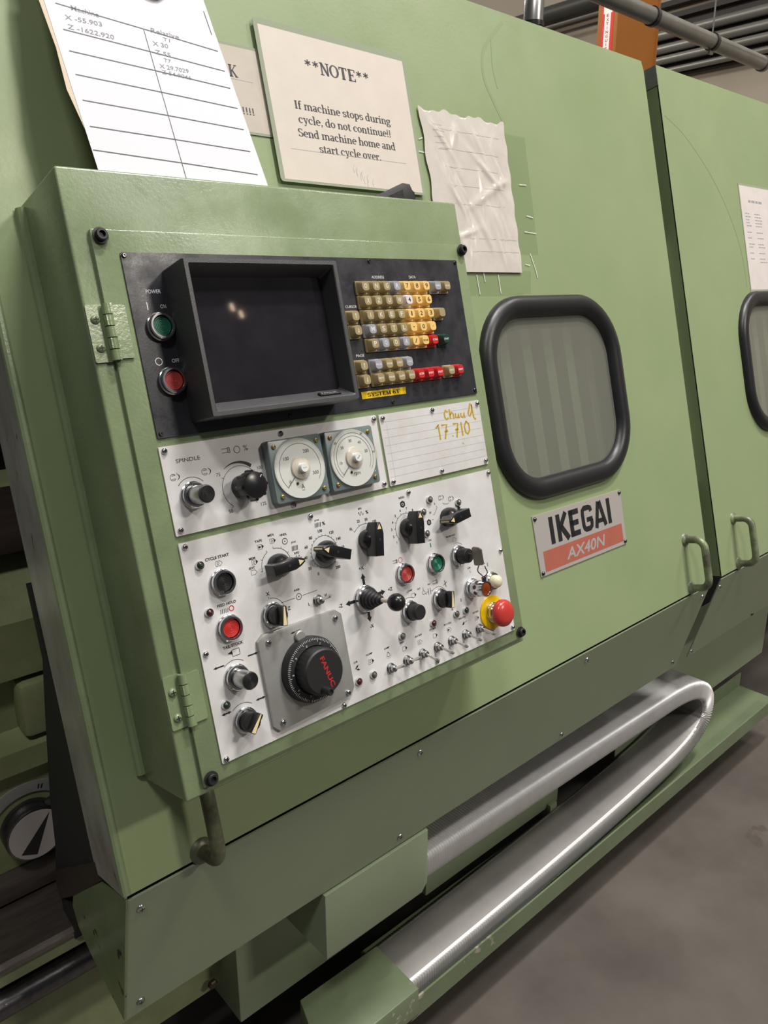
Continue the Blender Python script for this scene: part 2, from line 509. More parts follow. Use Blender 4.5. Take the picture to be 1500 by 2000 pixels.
# a small serif face drawn from stems, bars, slanted bars and bowls (unit: em)
SER = {
    'N': (.60, 'V.13,0,.72,.07 V.50,0,.72,.07 L.13,.72,.50,0,.13 H.02,.25,.02 H.01,.17,.70 H.39,.61,.70'),
    'O': (.60, 'A.30,.36,.235,.345,0,360'),
    'T': (.56, 'V.28,0,.72,.13 H.03,.53,.69 V.055,.55,.70,.05 V.505,.55,.70,.05 H.17,.39,.02'),
    'E': (.54, 'V.15,0,.72,.13 H.04,.49,.69 H.04,.50,.03 H.15,.37,.37 V.47,.55,.70,.05 V.48,.02,.19,.05 V.37,.28,.46,.04'),
    'I': (.32, 'V.16,0,.72,.13 H.04,.28,.70 H.04,.28,.02'),
    'S': (.50, 'A.25,.54,.17,.16,30,270 A.25,.19,.18,.17,-150,90 V.42,.53,.68,.04 V.07,.04,.21,.04'),
    'K': (.62, 'V.15,0,.72,.13 H.03,.27,.70 H.03,.27,.02 L.20,.30,.52,.70,.06 L.26,.40,.52,.02,.12 H.42,.62,.70 H.42,.63,.02'),
    'M': (.74, 'V.13,0,.72,.07 V.60,0,.72,.13 L.14,.72,.36,.02,.12 L.60,.72,.36,.02,.06 H.02,.24,.02 H.02,.17,.70 H.50,.72,.02 H.58,.72,.70'),
    'Y': (.58, 'V.29,0,.34,.13 L.10,.70,.29,.32,.12 L.49,.70,.29,.32,.06 H.0,.22,.70 H.38,.59,.70 H.17,.41,.02'),
    '6': (.50, 'A.25,.21,.17,.19,0,360 A.36,.30,.28,.40,110,190'),
    'a': (.46, 'V.32,.02,.34,.11 A.20,.37,.14,.11,0,150 A.21,.14,.14,.12,30,330 H.30,.45,.02'),
    'b': (.52, 'V.12,0,.76,.11 A.26,.25,.17,.23,-130,130 H.01,.14,.75'),
    'c': (.44, 'A.24,.25,.17,.23,50,310 V.38,.33,.42,.07'),
    'd': (.52, 'V.38,0,.76,.11 A.24,.25,.17,.23,50,310 H.26,.40,.75 H.36,.50,.02'),
    'e': (.45, 'A.24,.25,.17,.23,0,310 H.10,.40,.27'),
    'f': (.33, 'V.15,0,.60,.11 A.26,.60,.11,.13,40,180 H.03,.30,.47 H.03,.28,.02'),
    'g': (.48, 'A.22,.32,.15,.15,0,360 A.22,-.10,.18,.11,0,360 L.10,.17,.16,.02,.07 H.32,.46,.46'),
    'h': (.55, 'V.13,0,.76,.11 A.27,.33,.15,.14,0,150 V.42,0,.35,.11 H.01,.25,.02 H.31,.54,.02 H.02,.14,.75'),
    'i': (.28, 'V.14,0,.48,.11 H.02,.26,.02 H.02,.15,.47 D.14,.66,.065'),
    'l': (.28, 'V.14,0,.76,.11 H.02,.26,.02 H.02,.15,.75'),
    'm': (.82, 'V.13,0,.48,.11 A.27,.33,.14,.14,0,150 V.41,0,.35,.11 A.55,.33,.14,.14,0,150 V.69,0,.35,.11 H.01,.24,.02 H.31,.51,.02 H.59,.81,.02 H.02,.14,.47'),
    'n': (.55, 'V.13,0,.48,.11 A.27,.33,.15,.14,0,150 V.42,0,.35,.11 H.01,.25,.02 H.31,.54,.02 H.02,.14,.47'),
    'o': (.48, 'A.24,.25,.17,.23,0,360'),
    'p': (.52, 'V.12,-.22,.48,.11 A.26,.25,.17,.23,-130,130 H.01,.14,.47 H.01,.24,-.21'),
    'r': (.40, 'V.13,0,.48,.11 A.28,.32,.14,.14,40,150 H.01,.26,.02 H.02,.14,.47 D.34,.40,.06'),
    's': (.40, 'A.20,.36,.13,.11,30,270 A.20,.13,.14,.12,-150,90 V.33,.36,.46,.04 V.06,.04,.15,.04'),
    't': (.34, 'V.15,.05,.62,.11 A.24,.11,.09,.10,180,320 H.03,.30,.47'),
    'u': (.55, 'V.13,.12,.48,.11 A.27,.15,.15,.14,180,330 V.42,0,.48,.11 H.02,.14,.47 H.31,.43,.47 H.40,.54,.02'),
    'v': (.50, 'L.12,.47,.25,.0,.11 L.40,.47,.26,.0,.06 H.01,.23,.47 H.31,.49,.47'),
    'y': (.50, 'L.12,.47,.26,.0,.11 L.41,.47,.20,-.20,.06 D.13,-.17,.06 H.01,.23,.47 H.32,.50,.47'),
    '!': (.26, 'L.13,.72,.13,.20,.10 D.13,.05,.07'),
    '.': (.24, 'D.12,.05,.07'),
    ',': (.24, 'D.12,.05,.07 L.15,.04,.08,-.13,.05'),
    '*': (.46, 'L.23,.36,.23,.72,.07 L.07,.45,.39,.63,.07 L.07,.63,.39,.45,.07'),
    ' ': (.24, ''),
}


def serif_text(s, slab=False):
    b = MB()
    x = 0.0
    hw = .04 if slab else .03
    for ch in s:
        adv, ops = SER[ch]
        for op in ops.split():
            k = op[0]
            a = [float(q) for q in op[1:].split(',')]
            if k == 'V':
                b.flat([(x + a[0] - a[3] * .62, a[1]), (x + a[0] + a[3] * .62, a[1]), (x + a[0] + a[3] * .62, a[2]), (x + a[0] - a[3] * .62, a[2])], 0)
            elif k == 'H':
                b.flat([(x + a[0], a[2] - hw), (x + a[1], a[2] - hw), (x + a[1], a[2] + hw), (x + a[0], a[2] + hw)], 0)
            elif k == 'L':
                b.stroke([(x + a[0], a[1]), (x + a[2], a[3])], a[4], 0)
            elif k == 'D':
                b.flat([(x + a[0] + a[2] * cos(i * pi / 5), a[1] + a[2] * sin(i * pi / 5)) for i in range(10)], 0)
            elif k == 'A':
                n = 18
                o, q = [], []
                for i in range(n + 1):
                    t = radians(a[4] + (a[5] - a[4]) * i / n)
                    wx = .07
                    wy = .03
                    o.append((x + a[0] + (a[2] + wx) * cos(t), a[1] + (a[3] + wy) * sin(t)))
                    q.append((x + a[0] + (a[2] - wx) * cos(t), a[1] + (a[3] - wy) * sin(t)))
                vs = [(p[0], p[1], 0) for p in o + q]
                b.add(vs, [(i, i + 1, n + 2 + i, n + 1 + i)[::-1] for i in range(n)])
        x += adv
    return b.v, b.f


def rrect(x0, x1, y0, y1, r, n=6):
    out = []
    for cx, cy, a0 in ((x1 - r, y1 - r, 0), (x0 + r, y1 - r, 90), (x0 + r, y0 + r, 180), (x1 - r, y0 + r, 270)):
        for i in range(n + 1):
            a = radians(a0 + 90 * i / n)
            out.append((cx + r * cos(a), cy + r * sin(a)))
    return out


def sheet_with_hole(mb, outer, inner, z0, z1, mi=0):
    """flat sheet with one opening, its thickness from z0 to z1"""
    bm = bmesh.new()
    edges = []
    for loop in (outer, inner):
        vs = [bm.verts.new((x, y, z1)) for x, y in loop]
        for i in range(len(vs)):
            edges.append(bm.edges.new((vs[i], vs[(i + 1) % len(vs)])))
    bmesh.ops.triangle_fill(bm, use_beauty=True, use_dissolve=False, edges=edges, normal=(0, 0, 1))
    for f in bm.faces:
        if f.normal.z < 0:
            f.normal_flip()
    r = bmesh.ops.extrude_face_region(bm, geom=list(bm.faces))
    for g in r['geom']:
        if isinstance(g, bmesh.types.BMVert):
            g.co.z = z0
    mb.frombm(bm, mi)


def tlt(cx, cy, cz, rx, ry, rz=0):
    return Matrix.Translation((cx, cy, cz)) @ Euler((rx, ry, rz)).to_matrix().to_4x4()

# ================================================================== the setting
f = MB()
f.box(-4000, 9000, -6000, 9000, -60, 0)
f.build('floor', 'floor', kind='structure')
f = MB()
f.box(8000, 8100, -3000, 9000, 0, 6500)
f.build('wall_right', 'wall', kind='structure')

# ================================================================== sliding doors
FOLD = 802          # mm down the sheet where the skirt begins
LX0, LX1 = -47, 1418
RX0, RX1 = 1476, 2940


def skirt_T():
    """frame whose x runs along the machine, y runs up the inward-leaning skirt, z faces out"""
    p = DOOR @ Vector((0, -FOLD * .001, 0))
    t = Matrix.Rotation(pi / 2 + LEAN, 4, 'X')
    t.translation = p
    return DOOR.inverted() @ t


SK = skirt_T()
SKm = SK.copy()
SKm.translation = SK.translation * 1000


def pull_handle(parent, u, w0, w1, out, r, mt, label=None):
    pts = []
    rc = 22
    y0, y1 = -w0, -w1
    pts.append((u, y0, -1))
    pts.append((u, y0, out - rc))
    for i in range(1, 6):
        a = radians(90 * i / 6)
        pts.append((u, y0 - rc * (1 - cos(a)), out - rc + rc * sin(a)))
    pts.append((u, y0 - rc, out))
    pts.append((u, y1 + rc, out))
    for i in range(1, 6):
        a = radians(90 * i / 6)
        pts.append((u, y1 + rc * (1 - sin(a)), out - rc * (1 - cos(a))))
    pts.append((u, y1, out - rc))
    pts.append((u, y1, -1))
    h = MB()
    h.tube(pts, r, 14)
    for y in (y0, y1):
        h.lathe([(r * 1.9, 0), (r * 1.7, 2.5), (r * 1.0, 6)], u, y, 16)
    return h.build('pull_handle', mt, parent, label)


def porthole(parent, u0, u1, w0, w1):
    prof = rrect(u0 + 18, u1 - 18, -(w1 - 18), -(w0 + 18), 104, 12)
    g = MB()
    k = len(prof)
    sect = [(-21, -2), (-20, 8), (-14, 14), (-5, 16.5), (5, 16), (13, 12), (18, 5), (20, -2)]
    v, fc = [], []
    for i in range(k):
        a = Vector(prof[i - 1]); b = Vector(prof[(i + 1) % k])
        t = (b - a).normalized()
        nn = Vector((t.y, -t.x))
        for (d, z) in sect:
            p = Vector(prof[i]) - nn * d
            v.append((p.x, p.y, z))
    s = len(sect)
    for i in range(k):
        i2 = (i + 1) % k
        for j in range(s - 1):
            fc.append((i * s + j, i2 * s + j, i2 * s + j + 1, i * s + j + 1)[::-1])
    g.add(v, fc)
    fr_ = g.build('window_frame', 'rubber', parent, 'black rubber window frame', angle=60)
    p = MB()
    p.prism(rrect(u0 + 28, u1 - 28, -(w1 - 28), -(w0 + 28), 94, 10), -3, 1)
    p.build('window_pane', 'pane', parent, 'hazy window pane')
    return fr_


def dome_screw(parent, u, y, z=0, r=5.5, mt='chrome', T=None, name='screw'):
    s = MB()
    s.lathe([(r, 0), (r, .8), (r * .85, 2.2), (r * .5, 3.2), (0, 3.6)], 0, 0, 16, 0)
    s.box(-r * .55, r * .55, -.5, .5, 3.0, 3.75, 1)
    s.box(-.5, .5, -r * .55, r * .55, 3.0, 3.75, 1)
    TT = Matrix.Translation((u, y, z)) if T is None else T @ Matrix.Translation((u, y, z))
    s.v = [tuple(TT @ Vector(p)) for p in s.v]
    return s.build(name, [mt, 'ink'], parent)


SCUFFS = ([([(925, -390), (861, -331), (849, -281), (867, -239), (890, -200)], 7), ([(885, -352), (878, -300), (884, -262)], 3)],
          [([(1488, -300), (1568, -267), (1655, -206), (1709, -155), (1761, -88), (1799, -11), (1811, 56), (1812, 100)], 2.6)])


def door(label, x0, x1, win, handle, left):
    d = thing('sliding_door', label, 'machine door', DOOR, (x0, -FOLD, 0))
    s = MB()
    sheet_with_hole(s, [(x0, -FOLD + 3), (x1 - 6 if not left else x1, -FOLD + 3), (x1, 388), (x1 - 6, 408), (x0, 408)] if left else
                    [(x0, -FOLD + 3), (x1, -FOLD + 3), (x1, 411), (x0, 411)],
                    rrect(win[0] + 26, win[1] - 26, -(win[3] - 26), -(win[2] + 26), 96, 8), -3, 0)
    for pts, wd in (SCUFFS[0] if left else SCUFFS[1]):
        n_ = len(pts)
        fine = []
        for i in range(n_ - 1):
            p0, p1, p2, p3 = pts[max(i - 1, 0)], pts[i], pts[i + 1], pts[min(i + 2, n_ - 1)]
            for k in range(6):
                t = k / 6
                fine.append(tuple(.5 * (2 * b_ + (c_ - a) * t + (2 * a - 5 * b_ + 4 * c_ - e_) * t * t + (3 * b_ - a - 3 * c_ + e_) * t ** 3)
                                  for a, b_, c_, e_ in zip(p0, p1, p2, p3)))
        s.stroke([(x, -w_) for x, w_ in fine], wd, .25, 1)
    s.build('front_sheet', ['green', 'scuff'], d)
    # folded end flanges and top flange give the sheet its depth
    e = MB()
    if left:
        e.box(x0, x0 + 3, -FOLD + 1, 400, -96, -1, 0)
        e.build('end_flange', 'edge_strip', d, 'bare steel end edge with sheen in its colour')
        g = MB()
        g.tube([(x0 + 3, -FOLD + 5, -1.5), (x0 + 3, 400, -1.5)], 5.5, 10)
        g.build('edge_bead', 'green_cab', d)
    else:
        e.box(x0, x0 + 3, -FOLD + 4, 408, -110, -1, 0)
        e.box(x0 - 1.5, x0 + 2, 366, 410.5, -111, 0.6, 1)  # lit top of the flange, put in as a paler piece
        e.build('end_flange', ['green', 'bare'], d)
    t = MB()
    t.box(x0 + 3, x1 - 3, 402, 406, -110, -3)
    t.box(x1 - 6, x1 - 3, -FOLD + 4, 386, -110, -3)
    t.build('rear_flange', 'green_dark', d)
    k = MB()
    k.box(x0 + (1 if left else 0), x1, -252 if left else -248, -5, -3, 0, T=SKm)
    k.build('skirt', 'green_skirt', d)
    porthole(d, *win)
    pull_handle(d, *handle, 45, 8.5, 'handle_worn')
    return d


dl = door('left green sliding machine door carrying the control cabinet and a rounded window', LX0, LX1, (720, 1149, 111, 482), (1326, 673, 787), True)
pull_handle(dl, 56, 684, 792, 50, 9, 'handle_rust', 'chipped rusty grip below the cabinet')
for x, s in ((-27, 30), (-24, 227), (446, 28), (449, 230), (912, 28), (919, 233), (1396, 31), (1386, 228)):
    dome_screw(dl, x, -s, 0, 6, 'chrome' if s < 100 else 'steel', SKm)
# the lower corner of the left end: a tapered box closing the skirt
WD = DOOR.inverted()


def yz_prism(mb, pts, xa, xb, mi=0):
    """prism along the machine from an outline of (Y, Z) metres, in door millimetres"""
    v = []
    for x in (xa, xb):
        for (Y, Z) in pts:
            q = WD @ Vector((x * .001, Y, Z))
            v.append(tuple(q * 1000))
    n = len(pts)
    fc = [tuple(range(n)), tuple(range(n, 2 * n))[::-1]] + [(i, (i + 1) % n, n + (i + 1) % n, n + i)[::-1] for i in range(n)]
    mb.add(v, fc, mi)


g = MB()
yz_prism(g, [(.7435, .806), (.829, .774), (.955, .665), (.965, .640), (.950, .612), (.905, .592), (.8065, .5655)], -47, -44)
g.build('end_cap', 'green_worn', dl, 'chipped triangular end of the skirt')
g = MB()
yz_prism(g, [(.829, .776), (.838, .800), (1.034, .656), (1.030, .614), (1.022, .612), (.955, .664)], -47.5, -38)
g.build('end_bracket', 'rust', dl, 'brown worn steel bracket')
g = MB()
yz_prism(g, [(.958, 1.14), (.924, 1.049), (.902, 1.001), (.838, .797), (1.034, .656), (1.015, .714), (1.005, .80), (.968, .949), (.942, 1.043), (.966, 1.14)], -45, -30)
yz_prism(g, [(1.026, .612), (1.026, .565), (1.0, .545), (.975, .575), (.962, .638)], -45, -34)
g.build('wiper_pad', 'pad', dl, 'black rubber wiper behind the door edge')

dr = door('right green sliding machine door with a spec sheet, cut off by the frame edge', RX0, RX1, (1730, 2159, 111, 482), (1572, 673, 789), False)
for x, s in ((1486, 30), (1484, 232), (1856, 240), (1976, 30)):
    dome_screw(dr, x, -s, 0, 6, 'chrome' if s < 235 else 'darksteel', SKm)
g = MB()
yz_prism(g, [(.942, .560), (.942, .222), (.945, .222), (.945, .560)], 1400, 2365)
g.build('lower_apron', 'green_skirt', dr)

# inner bellows seen through the windows
g = MB()
n = 0
v, fc = [], []
xs = []
x = 690
while x < 2300:
    xs += [(x, -42), (x + 14, -36), (x + 28, -42), (x + 34, -78), (x + 62, -78)]
    x += 68
for (x, z) in xs:
    v += [(x, 30, z), (x, -560, z)]
fc = [(2 * i, 2 * i + 1, 2 * i + 3, 2 * i + 2)[::-1] for i in range(len(xs) - 1)]
g.add(v, fc)
tag(g.build('corrugated_guard', 'liner', fr=DOOR, org=(690, -560, -100)), 'corrugated grey guard seen dimly through the hazy windows', 'machine guard')

# ================================================================== control cabinet
cab = thing('control_cabinet', 'green steel control cabinet bolted to the left machine door', 'control cabinet', BOX, (3, -672, -125))
h = MB()
h.box(3, 587, -672, 4, -126, -8, 0, 3.2, 3)
hs = h.build('housing', 'green_cab', cab)
h = MB()
h.tube([(1, -664, -121), (1, -2, -121)], 6.5, 10)
h.build('weld_bead', 'green_cab', cab)
h = MB()
h.box(23.5, 582, -662.5, -59.5, -8, -2, 0, 1.4, 2)
leaf = h.build('cabinet_door', 'green_cab', cab)


def socket_bolt(parent, u, w, z, r=6.2):
    s = MB()
    s.lathe([(r * 1.35, 0), (r * 1.35, 1), (r, 1.2), (r, 5.2), (r * .88, 6.2), (r * .56, 6.2), (r * .5, 2.6), (0, 2.6)], u, -w, 20)
    return s.build('socket_bolt', 'knob_matt', parent)


for u, w_ in ((32.7, 66.8), (575.5, 68), (32.6, 654.5), (572.5, 652.5)):
    socket_bolt(leaf, u, w_, -2)


def hinge(w0, w1, sc):
    b = MB()
    b.prism(rrect(3.6, 23.5, -w1, -w0, 2), -8, -5.6)
    b.prism(rrect(25, 43.2, -w1 + 2, -w0 - 2, 2), -2, 0.5)
    hg = b.build('hinge', 'green_cab', cab)
    n = 5
    for i in range(n):
        k = MB()
        ya = -w0 - (w1 - w0) * i / n - .5
        yb = -w0 - (w1 - w0) * (i + 1) / n + .5
        T = Matrix.Translation((23.8, yb, -.5)) @ Matrix.Rotation(-pi / 2, 4, 'X')
        k.lathe([(5.0, 0), (5.0, ya - yb)], 0, 0, 18, 0, T)
        k.box(20 if i % 2 else 23.8, 23.8 if i % 2 else 28, yb, ya, -6, 3.9)
        k.build('knuckle', 'green_cab', hg)
    for w_ in sc:
        dome_screw(hg, 11.6, -w_, -5.6, 4.8, 'green_cab')
    return hg


hinge(135.5, 194.5, (150.7, 179.8))
hinge(531, 590, (548.8, 577.4))

tb = MB()
tb.prism([(452, 4), (528, 4), (528, 23), (523, 25), (521, 33.5), (507, 34.5), (452, 13)], -58, -30, 0, None, .6)
tb.flat([(472, 12), (505, 12), (505, 25)], -29.9, 1)
tag(tb.build('plastic_bracket', ['knob_matt', 'darksteel'], fr=BOX, org=(492, 4, -45)), 'small black plastic wedge bracket on top of the control cabinet', 'bracket')

# ================================================================== display unit with keyboard
du = thing('display_unit', 'black front panel with a dark monitor and coloured keyboard', 'display and keyboard', BOX, (306, -181, 0))
p = MB()
p.prism(rrect(50, 560, -279.5, -83.2, 1.5, 2), -2, 0, 0)
Z = .15
p.text('POWER', 78, -124.2, Z, 4.2, 17, 1)
p.stroke([(68, -135.4), (68, -143.6)], 1.0, Z, 1)
p.text('ON', 86, -140.2, Z, 4.2, 6.6, 1)
p.ring(68.5, -198.4, 3.8, .9, Z, 1)
p.text('OFF', 88, -198.6, Z, 4.2, 8.6, 1)
p.text('ADDRESS', 401, -108.1, Z, 3.6, 22, 1)
p.text('DATA', 465, -107.9, Z, 3.6, 12.5, 1)
p.text('CURSOR', 346.5, -146.2, Z, 3.5, 19, 1)
p.text('PAGE', 347.4, -209.6, Z, 3.6, 13.5, 1)
p.build('face_plate', ['panel_black', 'white'], du)
for u, w_ in ((53.3, 86.8), (54.6, 274.5), (390.5, 87.2), (556.3, 87), (556, 273.5), (390.5, 274.8), (222.4, 274.6)):
    s = MB()
    s.lathe([(2.6, 0), (2.6, 1.2), (1.9, 2), (1.2, 2), (1.1, .8), (0, .8)], u, -w_, 14)
    s.build('screw', 'darksteel', du)
# monitor hood
b = MB()
ox = (92, 294, -268, -101.5)
loops = []
for (x0, x1, y0, y1, z) in ((92, 294, -268, -101.5, 0), (92, 294, -268, -101.5, 46), (93, 293, -267, -102.5, 50),
                            (97.5, 288.5, -262.5, -107, 50), (98.5, 287.5, -261.5, -108, 49), (106, 283, -251.5, -116, 27)):
    loops.append(rrect(x0, x1, y0, y1, 2.0 if z > 30 else 4, 3))
v, fc = [], []
zs = (0, 46, 50, 50, 49, 27)
k = len(loops[0])
for lp, z in zip(loops, zs):
    v += [(x, y, z) for x, y in lp]
for a in range(len(loops) - 1):
    for i in range(k):
        i2 = (i + 1) % k
        fc.append((a * k + i, a * k + i2, (a + 1) * k + i2, (a + 1) * k + i))
b.add(v, fc)
bz = b.build('monitor_bezel', 'bezel', du, 'deep black monitor hood', angle=28)
s = MB()
n = 16
v, fc = [], []
for j in range(n + 1):
    for i in range(n + 1):
        a, c = i / n * 2 - 1, j / n * 2 - 1
        v.append((194.5 + 88.5 * a, -183.75 + 67.8 * c, 26.6 + 1.4 * (1 - .5 * a * a - .5 * c * c)))
for j in range(n):
    for i in range(n):
        q = j * (n + 1) + i
        fc.append((q, q + 1, q + n + 2, q + n + 1))
s.add(v, fc)
s.build('monitor_screen', 'screen', bz, 'dark switched-off monitor screen')
g = MB()
T = Matrix.Translation((255, -257.8, 41.5)) @ Matrix.Rotation(radians(-66), 4, 'X')
g.box(-15.5, 15.5, -3.6, 3.6, 0, 2.2, 0, .5, 1, T)
q = MB(); q.text('FANUC', 0, 0, 2.35, 4.2, 24, 1, bold=.02)
q.v = [tuple(T @ Vector(x)) for x in q.v]
g.v += []
n0 = len(g.v)
g.add(q.v, q.f, 1)
g.build('maker_badge', ['black_cap', 'sign_silver'], bz)


def push_button(parent, u, w_, capm, label, r=14.5, hh=9, capz=6.5, capr=10.3):
    k = MB()
    y = -w_
    k.lathe([(r + .8, 0), (r + .8, 2.5), (r - .2, 3.2), (r - .2, hh - 1.2), (r - 1.2, hh), (capr + 1.0, hh), (capr + .6, hh - 2.2), (capr + .6, 1)], u, y, 36)
    ring = k.build('push_button', 'chrome', parent, label)
    c = MB()
    prof = [(capr, 1), (capr, capz - .6), (capr - .6, capz)]
    rr = capr - 1.6
    while rr > 1.5:
        prof += [(rr, capz), (rr - .45, capz - .5), (rr - .9, capz)]
        rr -= 1.75
    prof += [(0, capz)]
    c.lathe(prof, u, y, 32)
    c.build('button_cap', capm, ring)
    return ring


push_button(du, 77.5, 162.0, 'green_cap', 'green power button beside the ON mark')
push_button(du, 78.5, 220.2, 'dull_red', 'red power button beside the OFF mark')

KEY_MATS = {'T': 'key_tan', 'G': 'key_grey', 'Y': 'key_yellow', 'W': 'key_white', 'R': 'key_red', 'D': 'key_green'}
KEY_LAB = {'G': 'grey key', 'Y': 'yellow number key', 'W': 'pale worn number key', 'R': 'red key', 'D': 'dark green key', 'T': None}


def key(u, w_, c, leg):
    m_ = MB()
    y = -w_
    m_.box(u - 9.0, u + 9.0, y - 9.2, y + 8.6, 0, 3.4, 0, .5, 1)
    a, b_ = rrect(u - 8.1, u + 8.1, y - 7.2, y + 8.0, 2, 3), rrect(u - 5.7, u + 5.7, y - 5.6, y + 6.2, 3.6, 3)
    lo = [(x, yy, 3.4) for x, yy in a]
    mid = [(x * .2 + xx * .8, yy * .2 + y2 * .8, 11.6) for (x, yy), (xx, y2) in zip(a, b_)]
    hi = [(x, yy, 12.6) for x, yy in b_]
    n_ = len(lo)
    fc_ = []
    for q_ in range(2):
        for i in range(n_):
            i2 = (i + 1) % n_
            fc_.append((q_ * n_ + i, q_ * n_ + i2, (q_ + 1) * n_ + i2, (q_ + 1) * n_ + i))
    fc_.append(tuple(range(2 * n_, 3 * n_)))
    m_.add(lo + mid + hi, fc_, 0)
    if leg in ('up', 'dn'):
        s_ = 1 if leg == 'up' else -1
        m_.stroke([(u, y - 2.8 * s_), (u, y + 2 * s_)], .8, 12.7, 1)
        m_.flat([(u - 1.5, y + 1.2 * s_), (u + 1.5, y + 1.2 * s_), (u, y + 3.4 * s_)], 12.7, 1)
    elif leg:
        if len(leg) == 1:
            if leg in '-.':
                m_.text(leg, u, y, 12.7, W=3 if leg == '-' else 1, mi=1)
            else:
                m_.text(leg, u, y + .2, 12.7, 6.0, {'I': .9, '1': 2.0, 'W': 6.6, 'M': 5.6}.get(leg, 4.6), 1, bold=.012)
        else:
            m_.text(leg, u, y, 12.7, 2.6, 9.2, 1, bold=.02)
    return m_.build('key', [KEY_MATS[c], 'ink' if c in 'YW' else 'white'], du, KEY_LAB[c])


KX = [366.3 + 18.55 * i for i in range(7)]
rows = [
    (122.8, [('T', 'O'), ('T', 'N'), ('T', 'G'), ('G', 'R'), ('Y', '7'), ('Y', '8'), ('Y', '9')]),
    (141.5, [('T', 'X'), ('T', 'Z'), ('T', 'U'), ('T', 'W'), ('W', '4'), ('Y', '5'), ('Y', '6')]),
    (160.2, [('T', 'I'), ('T', 'K'), ('T', 'E'), ('T', 'F'), ('Y', '1'), ('Y', '2'), ('Y', '3')]),
    (178.5, [('G', 'M'), ('T', 'S'), ('T', 'T'), ('T', 'L'), ('Y', '-'), ('Y', '0'), ('Y', '.')]),
    (197.4, [('T', 'P'), ('G', 'Q'), ('T', 'D'), ('G', 'A'), ('Y', '/'), ('Y', 'EOB'), ('R', 'CAN')]),
    (224.6, [('G', 'POS'), ('T', 'PRGRM'), ('T', 'OFSET'), ('G', 'COMND')]),
    (242.5, [('T', 'SET'), ('T', 'PARAM'), ('T', 'ALARM'), ('T', 'DGNOS'), ('R', 'ALTER'), ('R', 'INSRT'), ('R', 'DELET')]),
]
for w_, ks in rows:
    for i, (c, l) in enumerate(ks):
        key(KX[i], w_, c, l)
for u, w_, c, l in ((500.4, 122.8, 'G', 'MMC'), (519.6, 122.8, 'T', 'AUX'), (500.4, 160.3, 'T', ''), (500.4, 197.5, 'D', 'START'),
                    (500.9, 242.0, 'T', 'INPUT'), (519.6, 242.2, 'R', 'RESET'), (341.3, 160.5, 'T', 'up'), (341.6, 179.2, 'T', 'dn'),
                    (341.3, 224.2, 'T', 'up'), (342, 242.8, 'T', 'dn')):
    key(u, w_, c, l)
g = MB()
g.prism([(338, -256.6), (417.3, -256.6), (416.6, -266), (338.2, -266)], 0, .5, 0)
g.serif('SYSTEM 6T', 376.5, -261.3, .7, 6.6, 57, 1, slab=True)
g.build('tape_label', ['yellow', 'ink'], du, 'yellow embossed tape label')


# ================================================================== small icons for the printed plates
def ic_arrow(m_, x, y, l, wd, mi=1, fill=True, rot=0, z=Z, head=None):
    c, s_ = cos(radians(rot)), sin(radians(rot))
    hd = head or wd * 1.3
    pts = [(-l / 2, -wd / 4), (l / 2 - hd, -wd / 4), (l / 2 - hd, -wd / 2), (l / 2, 0), (l / 2 - hd, wd / 2), (l / 2 - hd, wd / 4), (-l / 2, wd / 4)]
    pts = [(x + a * c - b_ * s_, y + a * s_ + b_ * c) for a, b_ in pts]
    if fill:
        m_.add([(a, b_, z) for a, b_ in pts], [(0, 1, 5, 6), (2, 3, 4)], mi)
    else:
        m_.stroke(pts, .5, z, mi, closed=True)


def ic_coil(m_, x, y, wd, hh, n=4, mi=1, th=.9):
    for i in range(n):
        xx = x - wd / 2 + wd * i / (n - 1)
        m_.stroke([(xx - .5, y - hh / 2), (xx + .5, y + hh / 2)], th, Z, mi)


def ic_wave(m_, x, y, wd, hh, mi=1):
    m_.stroke([(x - wd / 2 + wd * i / 24, y + hh / 2 * sin(i / 24 * 4 * pi)) for i in range(25)], .55, Z, mi)


def ic_gear(m_, x, y, r, mi=1):
    for i in range(8):
        a = pi * i / 4
        m_.arc(x, y, r, 45 * i + 6, 45 * i + 39, .7, Z, mi, 3)
        m_.stroke([(x + r * cos(a), y + r * sin(a)), (x + r * .72 * cos(a), y + r * .72 * sin(a))], .6, Z, mi)
    m_.flat([(x + r * .25 * cos(i), y + r * .25 * sin(i)) for i in range(6)], Z, mi)


def ic_nut(m_, x, y, r, mi=1):
    v_, f_ = [], []
    for i in range(6):
        a = radians(30 + 60 * i)
        v_ += [(x + r * cos(a), y + r * sin(a), Z), (x + r * .45 * cos(a), y + r * .45 * sin(a), Z)]
    f_ = [(2 * i, 2 * ((i + 1) % 6), 2 * ((i + 1) % 6) + 1, 2 * i + 1) for i in range(6)]
    m_.add(v_, f_, mi)
    m_.flat([(x + r * .26 * cos(i), y + r * .26 * sin(i)) for i in range(6)], Z, mi)


def ic_chuck(m_, x, y, s_=1.0, mi=1):
    m_.arc(x - 1.5 * s_, y, 3.2 * s_, 40, 320, .5, Z, mi, 14)
    m_.stroke([(x - 3 * s_, y + 1.6 * s_), (x + 1.2 * s_, y + 1.6 * s_)], .5, Z, mi)
    m_.stroke([(x - 3 * s_, y - 1.6 * s_), (x + 1.2 * s_, y - 1.6 * s_)], .5, Z, mi)
    for k_ in range(3):
        m_.arc(x + (1.4 + .8 * k_) * s_, y, (3.4 - .5 * k_) * s_, -70, 70, .5, Z, mi, 6)


